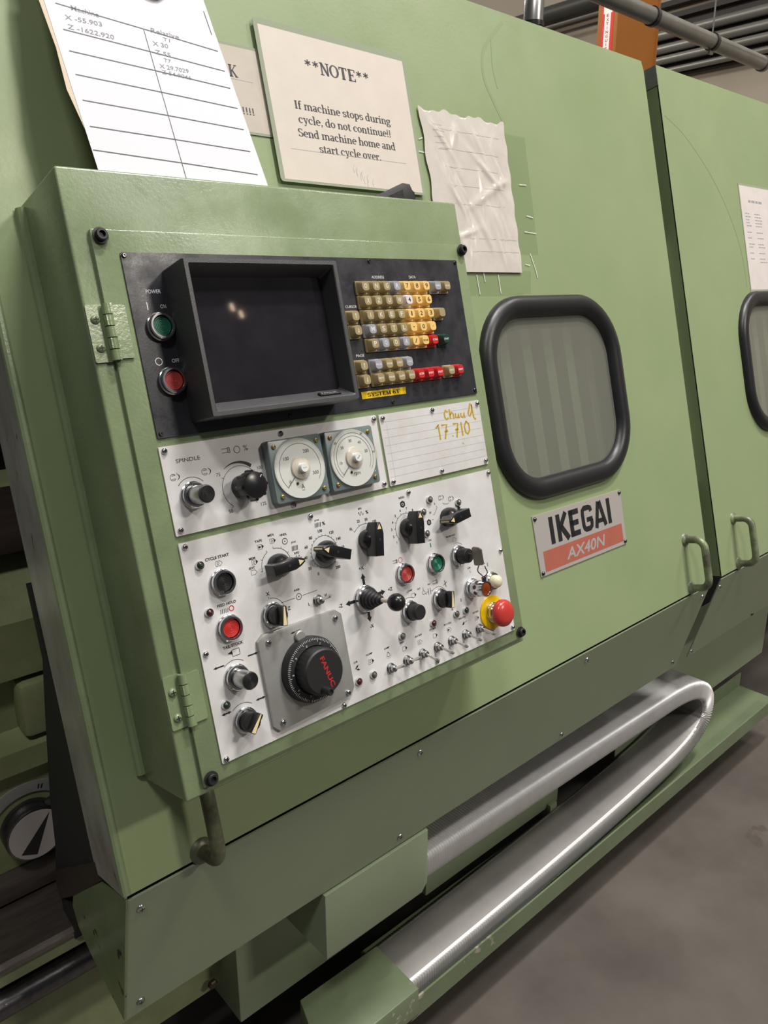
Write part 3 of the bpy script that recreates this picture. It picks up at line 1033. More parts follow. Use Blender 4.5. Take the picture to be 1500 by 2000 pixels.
def ic_spindle(m_, x, y, s_=1.0, mi=1):
    for q in (2.3, -2.3):
        m_.stroke([(x - 7 * s_, y + q * s_), (x + 1 * s_, y + q * s_)], .6, Z, mi)
    m_.stroke(rrect(x + 1 * s_, x + 4 * s_, y - 3.2 * s_, y + 3.2 * s_, .8, 2), .6, Z, mi, closed=True)
    m_.stroke([(x + 2.5 * s_, y - 3 * s_), (x + 2.5 * s_, y + 3 * s_)], .5, Z, mi)


def ic_tag(m_, x, y, wd=8.0, hh=5.4, mi=1, tip=True, inner=None):
    """a tape block with a pointed right end"""
    m_.stroke([(x + wd * .15, y + hh / 2), (x - wd / 2, y + hh / 2), (x - wd / 2, y - hh / 2), (x + wd * .15, y - hh / 2)], .45, Z, mi)
    if tip:
        m_.flat([(x + wd * .15, y - hh / 2), (x + wd / 2, y), (x + wd * .15, y + hh / 2)], Z, mi)
    else:
        m_.stroke([(x + wd * .15, y - hh / 2), (x + wd / 2, y), (x + wd * .15, y + hh / 2)], .45, Z, mi)
    if inner == 'arrow':
        ic_arrow(m_, x - wd * .12, y, wd * .55, hh * .6, mi)
    elif inner == 'ring':
        m_.ring(x - wd * .15, y, hh * .24, .45, Z, mi, 12)


def dial_ticks(m_, cx, cy, r, angs, ln=3.0, mi=1, wd=.5):
    for a in angs:
        c, s_ = cos(radians(a)), sin(radians(a))
        m_.stroke([(cx + r * c, cy + r * s_), (cx + (r + ln) * c, cy + (r + ln) * s_)], wd, Z, mi)


def plate_screws(parent, pts, r=3.6):
    for u, w_ in pts:
        dome_screw(parent, u, -w_, 0, r, 'chrome')

# ================================================================== spindle panel
sp = thing('spindle_panel', 'silver instrument plate with two round meters and a ribbed speed knob', 'instrument panel', BOX, (205, -337, 0))
p = MB()
p.prism(rrect(48.5, 356, -386, -288.5, 1, 2), -2, 0, 0)
p.text('SPINDLE', 79.5, -306, Z, 4.2, 29, 1)
ic_spindle(p, 128.5, -303.2, .95)
p.ring(141.5, -304, 3.9, .7, Z, 1)
p.text('%', 153, -303.5, Z, 6.5, 6, 1)
ic_chuck(p, 60, -322.6, 1.1)
ic_chuck(p, 98, -322.6, 1.1)
p.arc(77.5, -345, 19.5, 48, 132, .6, Z, 1)
p.stroke([(64.4, -330.6), (62.5, -332.5)], .7, Z, 1)
p.stroke([(90.6, -330.6), (92.5, -332.5)], .7, Z, 1)
p.arc(138.5, -347, 24.5, -52, 232, .55, Z, 1, 40)
for a in (148, 38, -52, 232):
    dial_ticks(p, 138.5, -347, 24.5, (a,), 2.5)
for t, a, b in (('75', 112, -328.5), ('100', 167, -328.8), ('125', 163, -371), ('50', 119, -371.5)):
    p.text(t, a, b, Z, 4, None, 1)
n = 16
o_, i_ = [], []
for k_ in range(n + 1):
    a = radians(128 - 76 * k_ / n)
    o_.append((138.5 + 30 * cos(a) * 1, -347 + 30 * sin(a)))
    th = .4 + 4.0 * k_ / n
    i_.append((138.5 + (30 - th) * cos(a), -347 + (30 - th) * sin(a)))
p.add([(x, y, Z) for x, y in o_ + i_], [(k_, k_ + 1, n + 2 + k_, n + 1 + k_)[::-1] for k_ in range(n)], 1)
p.build('plate', ['plate', 'ink'], sp)
plate_screws(sp, ((54.3, 293.5), (203.7, 293.8), (54.9, 380.2), (203.7, 380.8), (350.9, 294), (350, 380.3)))


def push_selector(parent, u, w_, label):
    k = MB()
    y = -w_
    k.lathe([(15.3, 0), (15.3, 2.5), (14.3, 3.2), (14.3, 7), (13.2, 8.5), (10.6, 8.5), (10.2, 6)], u, y, 36)
    b_ = k.build('push_selector', 'chrome', parent, label)
    k = MB()
    k.lathe([(10.2, 4), (10.2, 31), (9.8, 32), (9.2, 32)], u, y, 32)
    k.build('sleeve', 'steel', b_)
    k = MB()
    prof = [(9.4, 30), (9.4, 32.6)]
    rr = 8.6
    while rr > 1.5:
        prof += [(rr, 32.8), (rr - .4, 32.3), (rr - .8, 32.8)]
        rr -= 1.6
    prof.append((0, 32.8))
    k.lathe(prof, u, y, 28)
    k.build('button_cap', 'black_cap', b_)
    return b_


push_selector(sp, 77.2, 345.5, 'chrome push selector with a black cap below the SPINDLE lettering')
k = MB()
k.lathe([(13.5, 0), (13.5, 13), (12.8, 14.5)], 138.5, -347, 32)
k.lathe([(15.0, 15.5), (16.4, 17), (16.2, 28), (14.6, 32), (10, 33.6), (0, 34)], 138.5, -347, 32, 0, None, 0)
for i in range(8):
    a = 2 * pi * i / 8
    k.tube([(138.5 + 16 * cos(a), -347 + 16 * sin(a), 15.5), (138.5 + 15.6 * cos(a), -347 + 15.6 * sin(a), 29)], 2.2, 8)
kn = k.build('speed_knob', 'knob', sp, 'glossy black fluted speed knob')
k = MB()
k.stroke([(138.5 + 7 * cos(.9), -347 + 7 * sin(.9)), (138.5 + 14 * cos(.9), -347 + 14 * sin(.9))], .9, 33.4, 0)
k.build('pointer_line', 'white', kn)


def meter(u0, u1, w0, w1, label, kind):
    cx, cy = (u0 + u1) / 2, -(w0 + w1) / 2
    b_ = MB()
    b_.prism(rrect(u0, u1, -w1, -w0, 4, 4), 0, 13, 0, None, 1.2)
    mt = b_.build('meter', 'teal', sp, label)
    d_ = MB()
    d_.lathe([(36, 12.5), (36, 15.2), (0, 15.2)], cx, cy, 48, 0)
    z = 15.4
    if kind == 'A':
        d_.arc(cx, cy, 29.5, -35, 225, .45, z, 1, 40)
        for i in range(31):
            a = 225 - 250 * i / 30
            dial_ticks(d_, cx, cy, 29.5, (a,), 4.5 if i % 10 == 0 else 2.6, 1, .5)
        global Z
        for t, a in (('0', 219), ('100', 142), ('200', 58), ('300', -22)):
            d_.text(t, cx + 22.5 * cos(radians(a)), cy + 22.5 * sin(radians(a)), z, 4.2, None, 1)
        d_.text('A', cx - 1, cy - 22, z, 6, 4.6, 1)
        d_.stroke([(cx - 3, cy - 26.5), (cx + 1, cy - 26.5)], .5, z, 1)
    else:
        d_.arc(cx, cy, 31.5, -35, 225, .4, z, 1, 40)
        d_.arc(cx, cy, 27.5, -35, 225, .4, z, 1, 40)
        for i in range(9):
            a = 225 - 255 * i / 8
            dial_ticks(d_, cx, cy, 27.5, (a,), 2.6, 1, .5)
        for t, a in (('10', 190), ('20', 138), ('30', 95), ('40', 55), ('50', 15)):
            d_.text(t, cx + 22 * cos(radians(a)), cy + 22 * sin(radians(a)), z, 3.6, None, 1)
        for t, a in (('20', 140), ('40', 58), ('50', 5)):
            d_.text(t, cx + 33.6 * cos(radians(a)), cy + 33.6 * sin(radians(a)), z, 2.8, None, 1)
        d_.text('rpm', cx + 1, cy - 21, z, 5, 10, 1)
    d_.build('dial_face', ['dial_white', 'ink'], mt, 'white dial face')
    g_ = MB()
    g_.lathe([(36.8, 12.8), (37.6, 14.5), (37.2, 17.2), (36.2, 17.8), (35.6, 17.2), (35.4, 15.4)], cx, cy, 48)
    g_.build('rim', 'clear', mt)
    ne = MB()
    ne.stroke([(cx + 14 * cos(radians(222)), cy + 14 * sin(radians(222))), (cx + 29 * cos(radians(222)), cy + 29 * sin(radians(222)))], .6, 16.2, 0)
    ne.lathe([(1.7, 15.4), (1.7, 16), (0, 16)], cx - 8, cy - 17.5, 12, 0)
    ne.build('needle', 'ink', mt)
    hb = MB()
    hb.lathe([(14, 15.3), (13, 17.5), (8, 19), (6, 20)], cx, cy, 32, 0)
    hb.build('hub_cover', 'hubcover', mt)
    hb = MB()
    hb.lathe([(5.6, 15.5), (5.6, 24.4), (5.2, 25), (0, 25)], cx, cy, 24, 0)
    if kind == 'A':
        hb.text('mA', cx, cy, 25.1, 1.8, 5.5, 1)
    else:
        hb.stroke([(cx - 2.4, cy - 2.0), (cx + 2.4, cy + 2.0)], 1.3, 25.1, 1)
    hb.build('zero_knob', ['dial_white', 'grey_ink'], mt)
    for sx in (u0 + 8, u1 - 8):
        for sy in (-w0 - 8, -w1 + 8):
            s_ = MB()
            s_.lathe([(2.7, 12.8), (2.7, 14.6), (1.4, 15.2), (1.2, 14.4), (0, 14.4)], sx, sy, 14)
            s_.build('screw', 'brass', mt)
    return mt


M['hubcover'] = mat('smoky_hub_plastic', (0.50, 0.43, 0.33), 0.15, 0, 0.3, (0.62, 0.60, 0.55), 60, coat=0.4)
meter(174, 251.5, 300.5, 375.5, 'square ampere meter reading up to 300', 'A')
meter(257, 334.5, 300.5, 375.5, 'square rpm meter nearer the note plate', 'R')

# ================================================================== note plate
npl = thing('note_plate', 'ruled metal plate with yellow handwriting beside the meters', 'metal plate', BOX, (460, -337, 0))
p = MB()
p.prism(rrect(361, 560, -385.5, -289, 1, 2), -2, 0, 0)
for i in range(8):
    w_ = 299.5 + 10.6 * i
    p.stroke([(364, -w_), (558, -w_ + .4)], .28, Z, 2)
p.stroke([(372, -297), (372, -381)], .25, Z, 2)
for pts in ([(491, -300), (487, -297), (484, -301), (484, -307), (487, -310), (491, -308)],
            [(495, -296), (495, -310)], [(495, -305), (499, -301), (502, -304), (502, -311)],
            [(507, -303), (506, -309), (510, -310), (513, -304), (513, -311)],
            [(518, -304), (517, -309), (521, -311), (525, -304), (525, -312)],
            [(541, -292), (533, -307), (536, -311), (541, -305), (543, -294), (544, -313), (548, -317)],
            [(462, -320), (468, -315), (468, -337)], [(474, -317), (485, -317), (478, -337)], [(479, -327), (486, -326)],
            [(494, -334), (494, -335.6)], [(498, -318), (508, -318), (502, -338)], [(501, -327), (508, -326)],
            [(515, -317), (515, -337)], [(526, -317), (521, -324), (522, -333), (526, -336), (531, -331), (531, -322), (526, -317)]):
    p.stroke(pts, 2.9, Z, 1)
p.build('plate', ['plate', 'yellow_ink', 'faint_ink'], npl)
plate_screws(npl, ((366.6, 294.3), (460.5, 293.8), (555.3, 293.9), (554.6, 379.8), (460, 380.4), (366.4, 380.4)))

# ================================================================== operator panel
op = thing('operator_panel', 'large silver control plate full of knobs, buttons, toggles and an emergency stop', 'control panel', BOX, (305, -520, 0))
p = MB()
p.prism(rrect(49, 560.5, -645, -394, 1.5, 2), -2, 0, 0)
B1, RD, GN = 1, 2, 3
TX = [  # text, u, w, height, width
    ('CYCLE START', 91, 418.5, 3.4, 30), ('FEED HOLD', 91.5, 472.3, 3.2, 24), ('TAIL STOCK', 89.5, 520, 3.4, 26),
    ('EDIT', 131.5, 441, 2.6, 8), ('MEM', 134, 430.3, 2.8, 8.5), ('TAPE', 146.5, 412.5, 2.8, 10), ('MDI', 164, 409.3, 2.8, 8),
    ('HNDL', 181.5, 412.3, 2.8, 10), ('JOG', 193.5, 424.5, 2.6, 7), ('RPD', 195.5, 438, 2.6, 7),
    ('0', 221, 470.5, 3.8, None), ('20', 210, 461, 3.8, None), ('40', 207, 447, 3.8, None), ('60', 210.4, 434.4, 3.8, None), ('80', 219, 424.8, 3.8, None),
    ('100', 234.7, 419.3, 3.8, None), ('120', 251.5, 424.7, 3.8, None), ('140', 260.6, 434.6, 3.8, None), ('160', 264, 446.6, 3.8, None), ('200', 252, 469.5, 3.8, None),
    ('JOG', 232.5, 405.7, 2.4, 7), ('%', 242, 411.2, 4.6, 4.6),
    ('FL', 283, 427.4, 3.8, None), ('25', 296.5, 419.9, 3.8, None), ('50', 309.6, 420, 3.8, None), ('100', 322.6, 425.2, 3.8, None), ('RPD', 302.5, 404.5, 2.4, 6), ('%', 313, 411, 4.4, 4.4),
    ('1', 355, 461, 3.6, None), ('2', 351, 452.5, 3.6, None), ('3', 349.8, 442.5, 3.6, None), ('4', 353.4, 433.4, 3.6, None), ('5', 360, 425.8, 3.6, None), ('6', 370.3, 420.3, 3.6, None),
    ('7', 382, 419.6, 3.6, None), ('8', 392.5, 424, 3.6, None), ('INDEX', 376.6, 403.7, 2.8, 10.5),
    ('L', 436, 422.8, 3.6, None), ('H', 424.6, 434, 3.6, None), ('X', 145.6, 475.6, 4.4, None), ('Z', 170.5, 500, 4.4, None), ('AXIS', 185.5, 481.5, 2.6, 8.5),
    ('L', 199.5, 503, 3.8, None), ('H', 226, 499, 3.8, None), ('+X', 288, 480, 4.6, None), ('+Z', 329.5, 519, 4.6, None), ('-Z', 245.5, 518.3, 4.6, None), ('-X', 288.5, 557.5, 4.6, None),
    ('PRG PROTECT', 456.5, 474.5, 2.4, 19), ('ON', 415, 471.5, 2.4, 6), ('CLAMP', 363, 530, 2.4, 9), ('OUT', 379.5, 532, 2.4, 6), ('IN', 399.5, 530.8, 2.4, 4),
    ('X', 436, 577, 3.6, None), ('Z', 456, 569, 3.6, None), ('ZERO RTN', 452, 594.5, 2.4, 15), ('CUT MON', 392, 593, 2.6, 13), ('M01', 333.6, 594, 2.4, 7),
    ('LUB', 252.5, 594.5, 2.4, 6), ('CLAMP', 276, 591.5, 2.4, 11), ('LAMP', 306.5, 593, 2.4, 9), ('BLK SKIP', 364.5, 594, 2.4, 13), ('M C LOCK', 422.5, 594.3, 2.6, 15),
    ('DRY RUN', 481.5, 594.4, 2.4, 12), ('LUB', 483, 528, 2.2, 6),
]
for t, u, w_, hh, ww in TX:
    p.text(t, u, -w_, Z, hh, ww, B1, bold=.03)
ic_tag(p, 92, -425.8, 8.5, 5.6, tip=False, inner='ring')
ic_coil(p, 87, -479.6, 9, 5, 5, B1, .8)
p.ring(96.3, -478.9, 2.9, 1.1, Z, RD)
ic_tag(p, 133.5, -446.5, 8, 5.4, tip=False)
ic_tag(p, 137, -435.2, 8.4, 5.4, inner='ring')
ic_tag(p, 148.3, -419.8, 8.6, 5.6, inner='arrow')
ic_tag(p, 165.8, -416.4, 8.4, 5.4, inner='ring')
ic_gear(p, 182, -420.6, 3.7)
ic_coil(p, 194, -431.7, 7.6, 5.8, 5, B1, .95)
ic_wave(p, 197, -443.6, 8, 5)
p.arc(165, -446, 20.6, 118, 188, .6, Z, B1, 16)
p.arc(165, -446, 20.6, 0, 92, .6, Z, B1, 18)
dial_ticks(p, 165, -446, 20.6, (118, 150, 186, 92, 62, 32), 2.4)
ic_coil(p, 233, -411.4, 8, 5.4, 5, B1, .95)
p.arc(236, -446, 20, -125, 130, .55, Z, B1, 30)
p.arc(236, -446, 20, 130, 240, .55, Z, B1, 16)
dial_ticks(p, 236, -446, 20, [240 - 27.5 * i / 2 for i in range(22)], 1.9)
ic_wave(p, 302.5, -411, 9, 5)
p.arc(304, -446, 21, 50, 140, .6, Z, B1, 18)
dial_ticks(p, 304, -446, 21, (140, 110, 80, 50), 2.4)
p.arc(377, -446, 20.5, 40, 215, .55, Z, B1, 28)
dial_ticks(p, 377, -446, 20.5, (215, 195, 172, 150, 130, 108, 82, 60), 2.4)
ic_nut(p, 376.5, -412.8, 5.0)
ic_nut(p, 419.3, -446.8, 4.6)
p.text('-', 427.5, -444.5, Z, None, 2, B1)
ic_chuck(p, 449.5, -417.4, 1.05)
ic_chuck(p, 468.8, -422.4, 1.05)
p.stroke([(452, -425), (453.5, -427.3), (462, -428.6), (464, -427)], .6, Z, B1)
p.stroke([(438, -427), (439.5, -429), (432, -438), (429.5, -438)], .6, Z, B1)
p.stroke([(472, -436), (474, -438.6), (476, -443)], .6, Z, B1)
p.flat([(476.4, -431.6), (478, -431.6), (478, -436.2), (476.4, -436.2)], Z, GN)
p.flat([(480, -434), (486, -438), (484, -440), (487, -444), (481, -443), (479, -439)], Z, B1)
p.flat([(414.2, -475.5), (416, -475.5), (416, -481.5), (414.2, -481.5)], Z, GN)
p.flat([(522.3, -530), (523.8, -530), (523.8, -535.5), (522.3, -535.5)], Z, GN)
p.text('L', 484.5, -533.5, Z, 3, None, B1)
ic_spindle(p, 347, -485.5, .7)
p.ring(355.6, -485.5, 3.4, .7, Z, RD)
ic_tag(p, 463, -481, 7, 5.6, tip=False)
p.arc(463.5, -505, 18.5, 45, 95, .55, Z, B1, 8)
ic_tag(p, 369, -538, 9, 5.6)
p.ring(387.5, -539.5, 2.6, .5, Z, B1, 12)
p.stroke([(387.5, -532), (387.5, -536.5)], .6, Z, B1)
p.stroke([(393, -543), (390, -541)], .6, Z, B1)
p.arc(358, -556, 17.5, 55, 110, .55, Z, B1, 8)
for q in (396.5, 400.5):
    p.stroke([(q, -536), (q, -545)], .8, Z, B1)
p.stroke([(392.5, -540.5), (396, -540.5)], .6, Z, B1)
p.stroke([(401, -540.5), (404.5, -540.5)], .6, Z, B1)
ic_spindle(p, 413, -530.5, .85)
p.stroke([(427, -539.5), (434, -536)], .9, Z, B1)
p.stroke([(430, -533), (431.5, -543)], .9, Z, B1)
p.arc(413.8, -556, 17.5, 40, 130, .55, Z, B1, 10)
p.stroke([(161, -490.8), (181.5, -490.4)], .55, Z, B1)
p.stroke([(192.5, -490.2), (215, -489.6)], .55, Z, B1)
ic_gear(p, 187, -490.2, 3.9)
p.arc(146.5, -500.5, 19, 5, 88, .55, Z, B1, 12)
p.stroke([(145.6, -479), (145.6, -482)], .6, Z, B1)
p.stroke([(165.5, -499.7), (168, -499.7)], .6, Z, B1)
# tail stock marks
p.stroke(rrect(86.5, 96, -532.5, -525, .5, 2), .6, Z, B1, closed=True)
p.flat([(80.5, -527.8), (86.5, -525.6), (86.5, -530)], Z, B1)
p.arc(86, -556, 19.5, 50, 130, .55, Z, B1, 12)
ic_arrow(p, 67, -538.8, 14, 3.2, rot=180)
ic_arrow(p, 112, -538, 14, 3.2)
ic_arrow(p, 62.5, -592, 7, 3.2, rot=180)
ic_arrow(p, 68.5, -592, 7, 3.2)
ic_arrow(p, 107.5, -590.8, 7, 3.2, rot=180)
ic_arrow(p, 114, -590.8, 7, 3.2)
p.arc(86, -607, 19.5, 50, 130, .55, Z, B1, 12)
# joystick cross
for x, y, r_ in ((288, -496, 90), (311, -519.5, 0), (263, -518.8, 180), (287, -542.5, -90)):
    ic_arrow(p, x, y, 18 if r_ in (90, -90) else 19, 8, rot=r_, head=6.5)
ic_tag(p, 277.5, -601.7, 9.5, 6, inner='ring')
ic_arrow(p, 253.5, -601, 7, 3, rot=35)
ic_arrow(p, 255, -605, 6, 3, rot=-20)
p.ring(307.2, -602.5, 2.6, .5, Z, B1, 12)
p.stroke([(307.2, -598.5), (307.2, -600)], 1.4, Z, B1)
for i in range(5):
    a = radians(200 + 35 * i)
    p.stroke([(307.2 + 3.4 * cos(a), -603 + 3.4 * sin(a)), (307.2 + 4.8 * cos(a), -603 + 4.8 * sin(a))], .5, Z, B1)
ic_tag(p, 337, -603.4, 8.5, 5.8)
ic_tag(p, 365.5, -603.4, 8.5, 5.8, tip=False, inner='ring')
ic_tag(p, 395.5, -603.4, 8.5, 5.8)
ic_tag(p, 423.7, -603.4, 8.5, 5.8, tip=False, inner='arrow')
p.flat([(450, -605), (455, -600), (455, -605)], Z, B1)
p.stroke([(455, -603), (461, -601)], .6, Z, B1)
ic_tag(p, 482.6, -603.6, 8.5, 5.8, inner='ring')
p.build('plate', ['plate', 'ink', 'red_print', 'green_print'], op, 'printed silver plate')
plate_screws(op, ((55.9, 398.9), (224.3, 399), (390, 399), (555.6, 399), (555.4, 518.6), (555.7, 639.4), (390, 639), (55, 519.4), (54.2, 641), (222.8, 641)))


def indicator(u, w_, lens, label):
    k_ = MB()
    k_.lathe([(5.1, 0), (5.1, 2.4), (4.6, 3.6), (3.7, 3.6), (3.5, 2)], u, -w_, 20)
    o = k_.build('indicator_lamp', 'chrome', op, label)
    k_ = MB()
    k_.lathe([(3.6, 1), (3.5, 3.6), (2.8, 4.8), (1.5, 5.6), (0, 5.9)], u, -w_, 16)
    k_.build('lens', lens, o)


for u, w_, l, t in ((68, 422.3, 'led_green', 'dark green lamp by CYCLE START'), (68, 475.8, 'led_red', 'dark red lamp by FEED HOLD'),
                    (66, 582, 'led_green', 'green lamp above the lowest left selector'), (426, 415.8, 'led_clear', 'clear lamp above the letter L'),
                    (410, 430.4, 'led_clear', 'clear lamp left of the letter H'), (410, 460.8, 'led_clear', 'clear lamp below the nut mark'),
                    (481, 430.2, 'led_clear', 'clear lamp right of the two chuck marks'), (441, 585.5, 'led_clear', 'clear lamp under the letter X'),
                    (461, 585.8, 'led_green', 'clear lamp under the letter Z'), (394, 585.2, 'led_red', 'red lamp above the toggle row'),
                    (334.5, 585.4, 'led_clear', 'clear lamp above the second toggle'), (251, 619.6, 'led_red', 'red lamp left of the toggle row'),
                    (276, 619.2, 'led_clear', 'clear lamp next to the first toggle')):
    indicator(u, w_, l, t)

push_button(op, 90.5, 447.2, 'black_cap', 'chrome ringed black cycle start button')
push_button(op, 88, 499.2, 'red_cap', 'chrome ringed red feed hold button')
push_button(op, 416, 504.8, 'green_cap', 'chrome ringed green spindle button', 13.8)
push_button(op, 357, 504.8, 'dull_red', 'chrome ringed red spindle button', 13.8)


def lever_knob(u, w_, ang, label, two_tone=True):
    """rotary switch with a long bar grip; ang is where its pointer looks"""
    y = -w_
    k_ = MB()
    k_.lathe([(13.2, 0), (13.2, 3), (14.2, 4), (14.0, 9), (12, 14), (8, 18), (0, 19)], u, y, 32)
    T = Matrix.Translation((u, y, 0)) @ Matrix.Rotation(radians(ang), 4, 'Z')
    out = [(-21, -6.4), (-21, 6.4), (8, 7.2), (16, 5.2), (22.5, 2.0), (22.5, -2.0), (16, -5.2), (8, -7.2)]
    k_.prism(out, 8, 28, 0, T, 1.2)
    o = k_.build('rotary_switch', 'knob', op, label)
    q_ = MB()
    q_.flat([(13.5, -3.4), (13.5, 3.4), (20.8, 0)], 28.15, 0, T)
    q_.add([(22.65, -.9, 10), (22.65, .9, 10), (22.65, .9, 26.5), (22.65, -.9, 26.5)], [(0, 1, 2, 3)], 0, T)
    q_.lathe([(1.9, 28.1), (1.9, 28.3), (0, 28.3)], 0, 0, 12, 1, T)
    q_.build('pointer_mark', ['cream', 'ink'], o)
    return o


lever_knob(165, 446, 4, 'black mode switch pointing right')
lever_knob(236, 446, 158, 'black feed override switch pointing upper left')
lever_knob(304, 446, 81, 'black rapid override switch pointing up')
lever_knob(377, 446, 82, 'black turret index switch pointing up')
lever_knob(455, 447, 186, 'black spindle gear switch pointing left')


def small_selector(u, w_, ang, label):
    y = -w_
    k_ = MB()
    k_.lathe([(15, 0), (15, 2.5), (14, 3.2), (14, 6.8), (12.8, 8.2), (11.6, 8.2), (11.4, 5)], u, y, 36)
    b_ = k_.build('selector_switch', 'chrome', op, label)
    k_ = MB()
    k_.lathe([(11.3, 4), (11.3, 16), (10.6, 17.5), (0, 17.5)], u, y, 40, 0, None, 0, (10, .035))
    T = Matrix.Translation((u, y, 0)) @ Matrix.Rotation(radians(ang), 4, 'Z')
    k_.box(-11.2, 11.8, -3.6, 3.6, 16, 27, 0, .9, 2, T)
    kb = k_.build('grip', 'knob_matt', b_)
    k_ = MB()
    k_.flat([(-10.4, -2.6), (-10.4, 2.6), (11.2, .8), (11.2, -.8)], 27.15, 0, T)
    k_.build('pointer_mark', 'cream', b_)
    return b_


small_selector(146.5, 501, 82, 'selector choosing axis X or Z')
small_selector(86, 607.3, 52, 'lowest left selector with a cream pointer')
small_selector(414.5, 555.7, 80, 'selector below the bearing marks')
push_selector(op, 85.5, 556.3, 'tail stock push selector with a black cap')


def key_switch(u, w_, label, with_key):
    y = -w_
    k_ = MB()
    k_.lathe([(15, 0), (15, 2.5), (14, 3.2), (14, 6.8), (12.8, 8.2), (11.6, 8.2), (11.4, 5)], u, y, 36)
    b_ = k_.build('key_switch', 'chrome', op, label)
    k_ = MB()
    k_.lathe([(11, 4), (11, 15), (10.2, 22), (9.4, 23), (6.6, 23)], u, y, 32)
    k_.build('barrel', 'knob_matt', b_)
    k_ = MB()
    k_.lathe([(6.8, 20), (6.8, 22.6), (2.4, 22.6), (2.2, 21), (0, 21)], u, y, 24)
    k_.build('lock_face', 'steel', b_)
    return b_


key_switch(355.5, 556.8, 'key lock without a key below the joystick ball', False)
ks = key_switch(464, 505, 'key lock holding a key', True)
k_ = MB()
k_.prism([(464 - 1.1, -505 - 3), (464 + 1.1, -505 - 3), (464 + 1.1, -505 + 3), (464 - 1.1, -505 + 3)], 20, 33, 0)
T = Matrix.Translation((464, -505, 33)) @ Matrix.Rotation(radians(90), 4, 'Y') @ Matrix.Rotation(radians(90), 4, 'X')
pl_ = [(-13, 0), (-14, 4), (-13, 15), (-9, 17), (9, 17), (12, 12), (13, 3), (11, 0)]
k_.v += []
b2 = MB()
b2.add([(464 - 1.2, -505 + a, 31 + b_) for a, b_ in pl_] + [(464 + 1.2, -505 + a, 31 + b_) for a, b_ in pl_],
       [tuple(range(8)), tuple(range(8, 16))[::-1]] + [(i, (i + 1) % 8, 8 + (i + 1) % 8, 8 + i)[::-1] for i in range(8)])
k_.add(b2.v, b2.f)
kk = k_.build('lock_key', 'keymetal' if 'keymetal' in M else 'steel', ks, 'worn brown-grey key')
k_ = MB()
k_.tube([(465 + 1.5 * sin(i), -505 - 20 + 10 * cos(2 * pi * i / 24), 43 + 8 * sin(2 * pi * i / 24)) for i in range(24)], .8, 6, 0, True)
k_.box(462, 468, -543, -535, 41, 45, 0, 1)
k_.build('key_ring', 'darksteel', ks)

# joystick
k_ = MB()
k_.lathe([(17.5, 0), (17.5, 2.5), (16.6, 3.2), (16.6, 8), (15.2, 9.5), (13, 9.5)], 284.5, -519.5, 40)
js = k_.build('joystick', 'chrome', op, 'axis jog joystick with a black ball')
k_ = MB()
prof = [(13.2, 6)]
for i in range(5):
    z0 = 10 + i * 5
    r0 = 13.4 - i * 1.9
    prof += [(r0, z0), (r0, z0 + 2.6), (r0 - 2.1, z0 + 3.6), (r0 - 2.1, z0 + 4.8)]
prof += [(3.5, 35.5), (0, 36)]
k_.lathe(prof, 284.5, -519.5, 28)
k_.build('rubber_boot', 'rubber', js)
k_ = MB()
k_.tube([(284.5, -519.5, 30), (284.8, -520.2, 54)], 2.9, 12)
k_.build('shaft', 'shaftbone', js)
k_ = MB()
k_.lathe([(11.4 * sin(pi * i / 16) if 0 < i < 16 else 0, -11.4 * cos(pi * i / 16)) for i in range(17)], 285, -521, 28, 0, None, 62)
k_.build('ball', 'knob', js, 'glossy black ball')

# amber lamp in a drilled chrome shroud, cream lamp
k_ = MB()
k_.lathe([(14.6, 0), (14.6, 2.4), (13.6, 3.2), (13.6, 6), (12.4, 7.4), (11.4, 8), (11.4, 30), (10.9, 31), (9.9, 31), (9.7, 29)], 480.5, -557.5, 36)
al = k_.build('shrouded_lamp', 'chrome', op, 'amber lamp in a drilled chrome shroud')
k_ = MB()
k_.lathe([(9.8, 26), (9.8, 29.6), (7, 30.2), (0, 30.4)], 480.5, -557.5, 28)
k_.build('lens', 'amber', al)
k_ = MB()
for i in range(8):
    a = 2 * pi * i / 8 + pi / 8
    T = Matrix.Translation((480.5 + 11.1 * cos(a), -557.5 + 11.1 * sin(a), 17)) @ Matrix.Rotation(a, 4, 'Z') @ Matrix.Rotation(pi / 2, 4, 'Y')
    k_.lathe([(3.1, -.6), (3.1, .5), (0, .5)], 0, 0, 16, 0, T)
k_.build('vent_hole', 'amber_dark' if 'amber_dark' in M else 'ink', al)
k_ = MB()
k_.lathe([(14.4, 0), (14.4, 2.4), (13.4, 3.2), (13.4, 7), (12.2, 8.4), (10.4, 8.4), (10.2, 6)], 523.5, -558.5, 36)
wl = k_.build('pilot_lamp', 'chrome', op, 'cream pilot lamp above the emergency stop')
k_ = MB()
k_.lathe([(9.8, 5), (9.8, 12), (9.0, 15.5), (6.5, 18), (3, 19.3), (0, 19.6)], 523.5, -558.5, 28)
k_.build('lens', 'white_cap', wl)

# emergency stop
k_ = MB()
k_.lathe([(25.5, 0), (25.5, 1.6), (25, 2), (0, 2)], 515.5, -604, 48)
es = k_.build('emergency_stop', 'yellow', op, 'emergency stop with a yellow collar')
k_ = MB()
k_.lathe([(15, 1.8), (15, 5), (14, 6), (14, 10), (12.5, 12), (11, 12)], 515.5, -604, 36)
k_.build('chrome_collar', 'chrome', es)
k_ = MB()
k_.lathe([(10.5, 8), (10.5, 14), (18.4, 17), (20.2, 19.5), (20.3, 23), (19.4, 26.5), (16.5, 29.5), (11, 31.6), (5, 32.5), (0, 32.7)], 515.5, -604, 40)
k_.build('mushroom_cap', 'estop', es, 'red mushroom cap')
k_ = MB()
k_.flat([(512, -618.4), (518.5, -618.6), (515, -621.3)], 0, 0)
k_.v = [(x, y, 29.9 - (abs(y + 604) - 14) * .62) for x, y, z in k_.v]
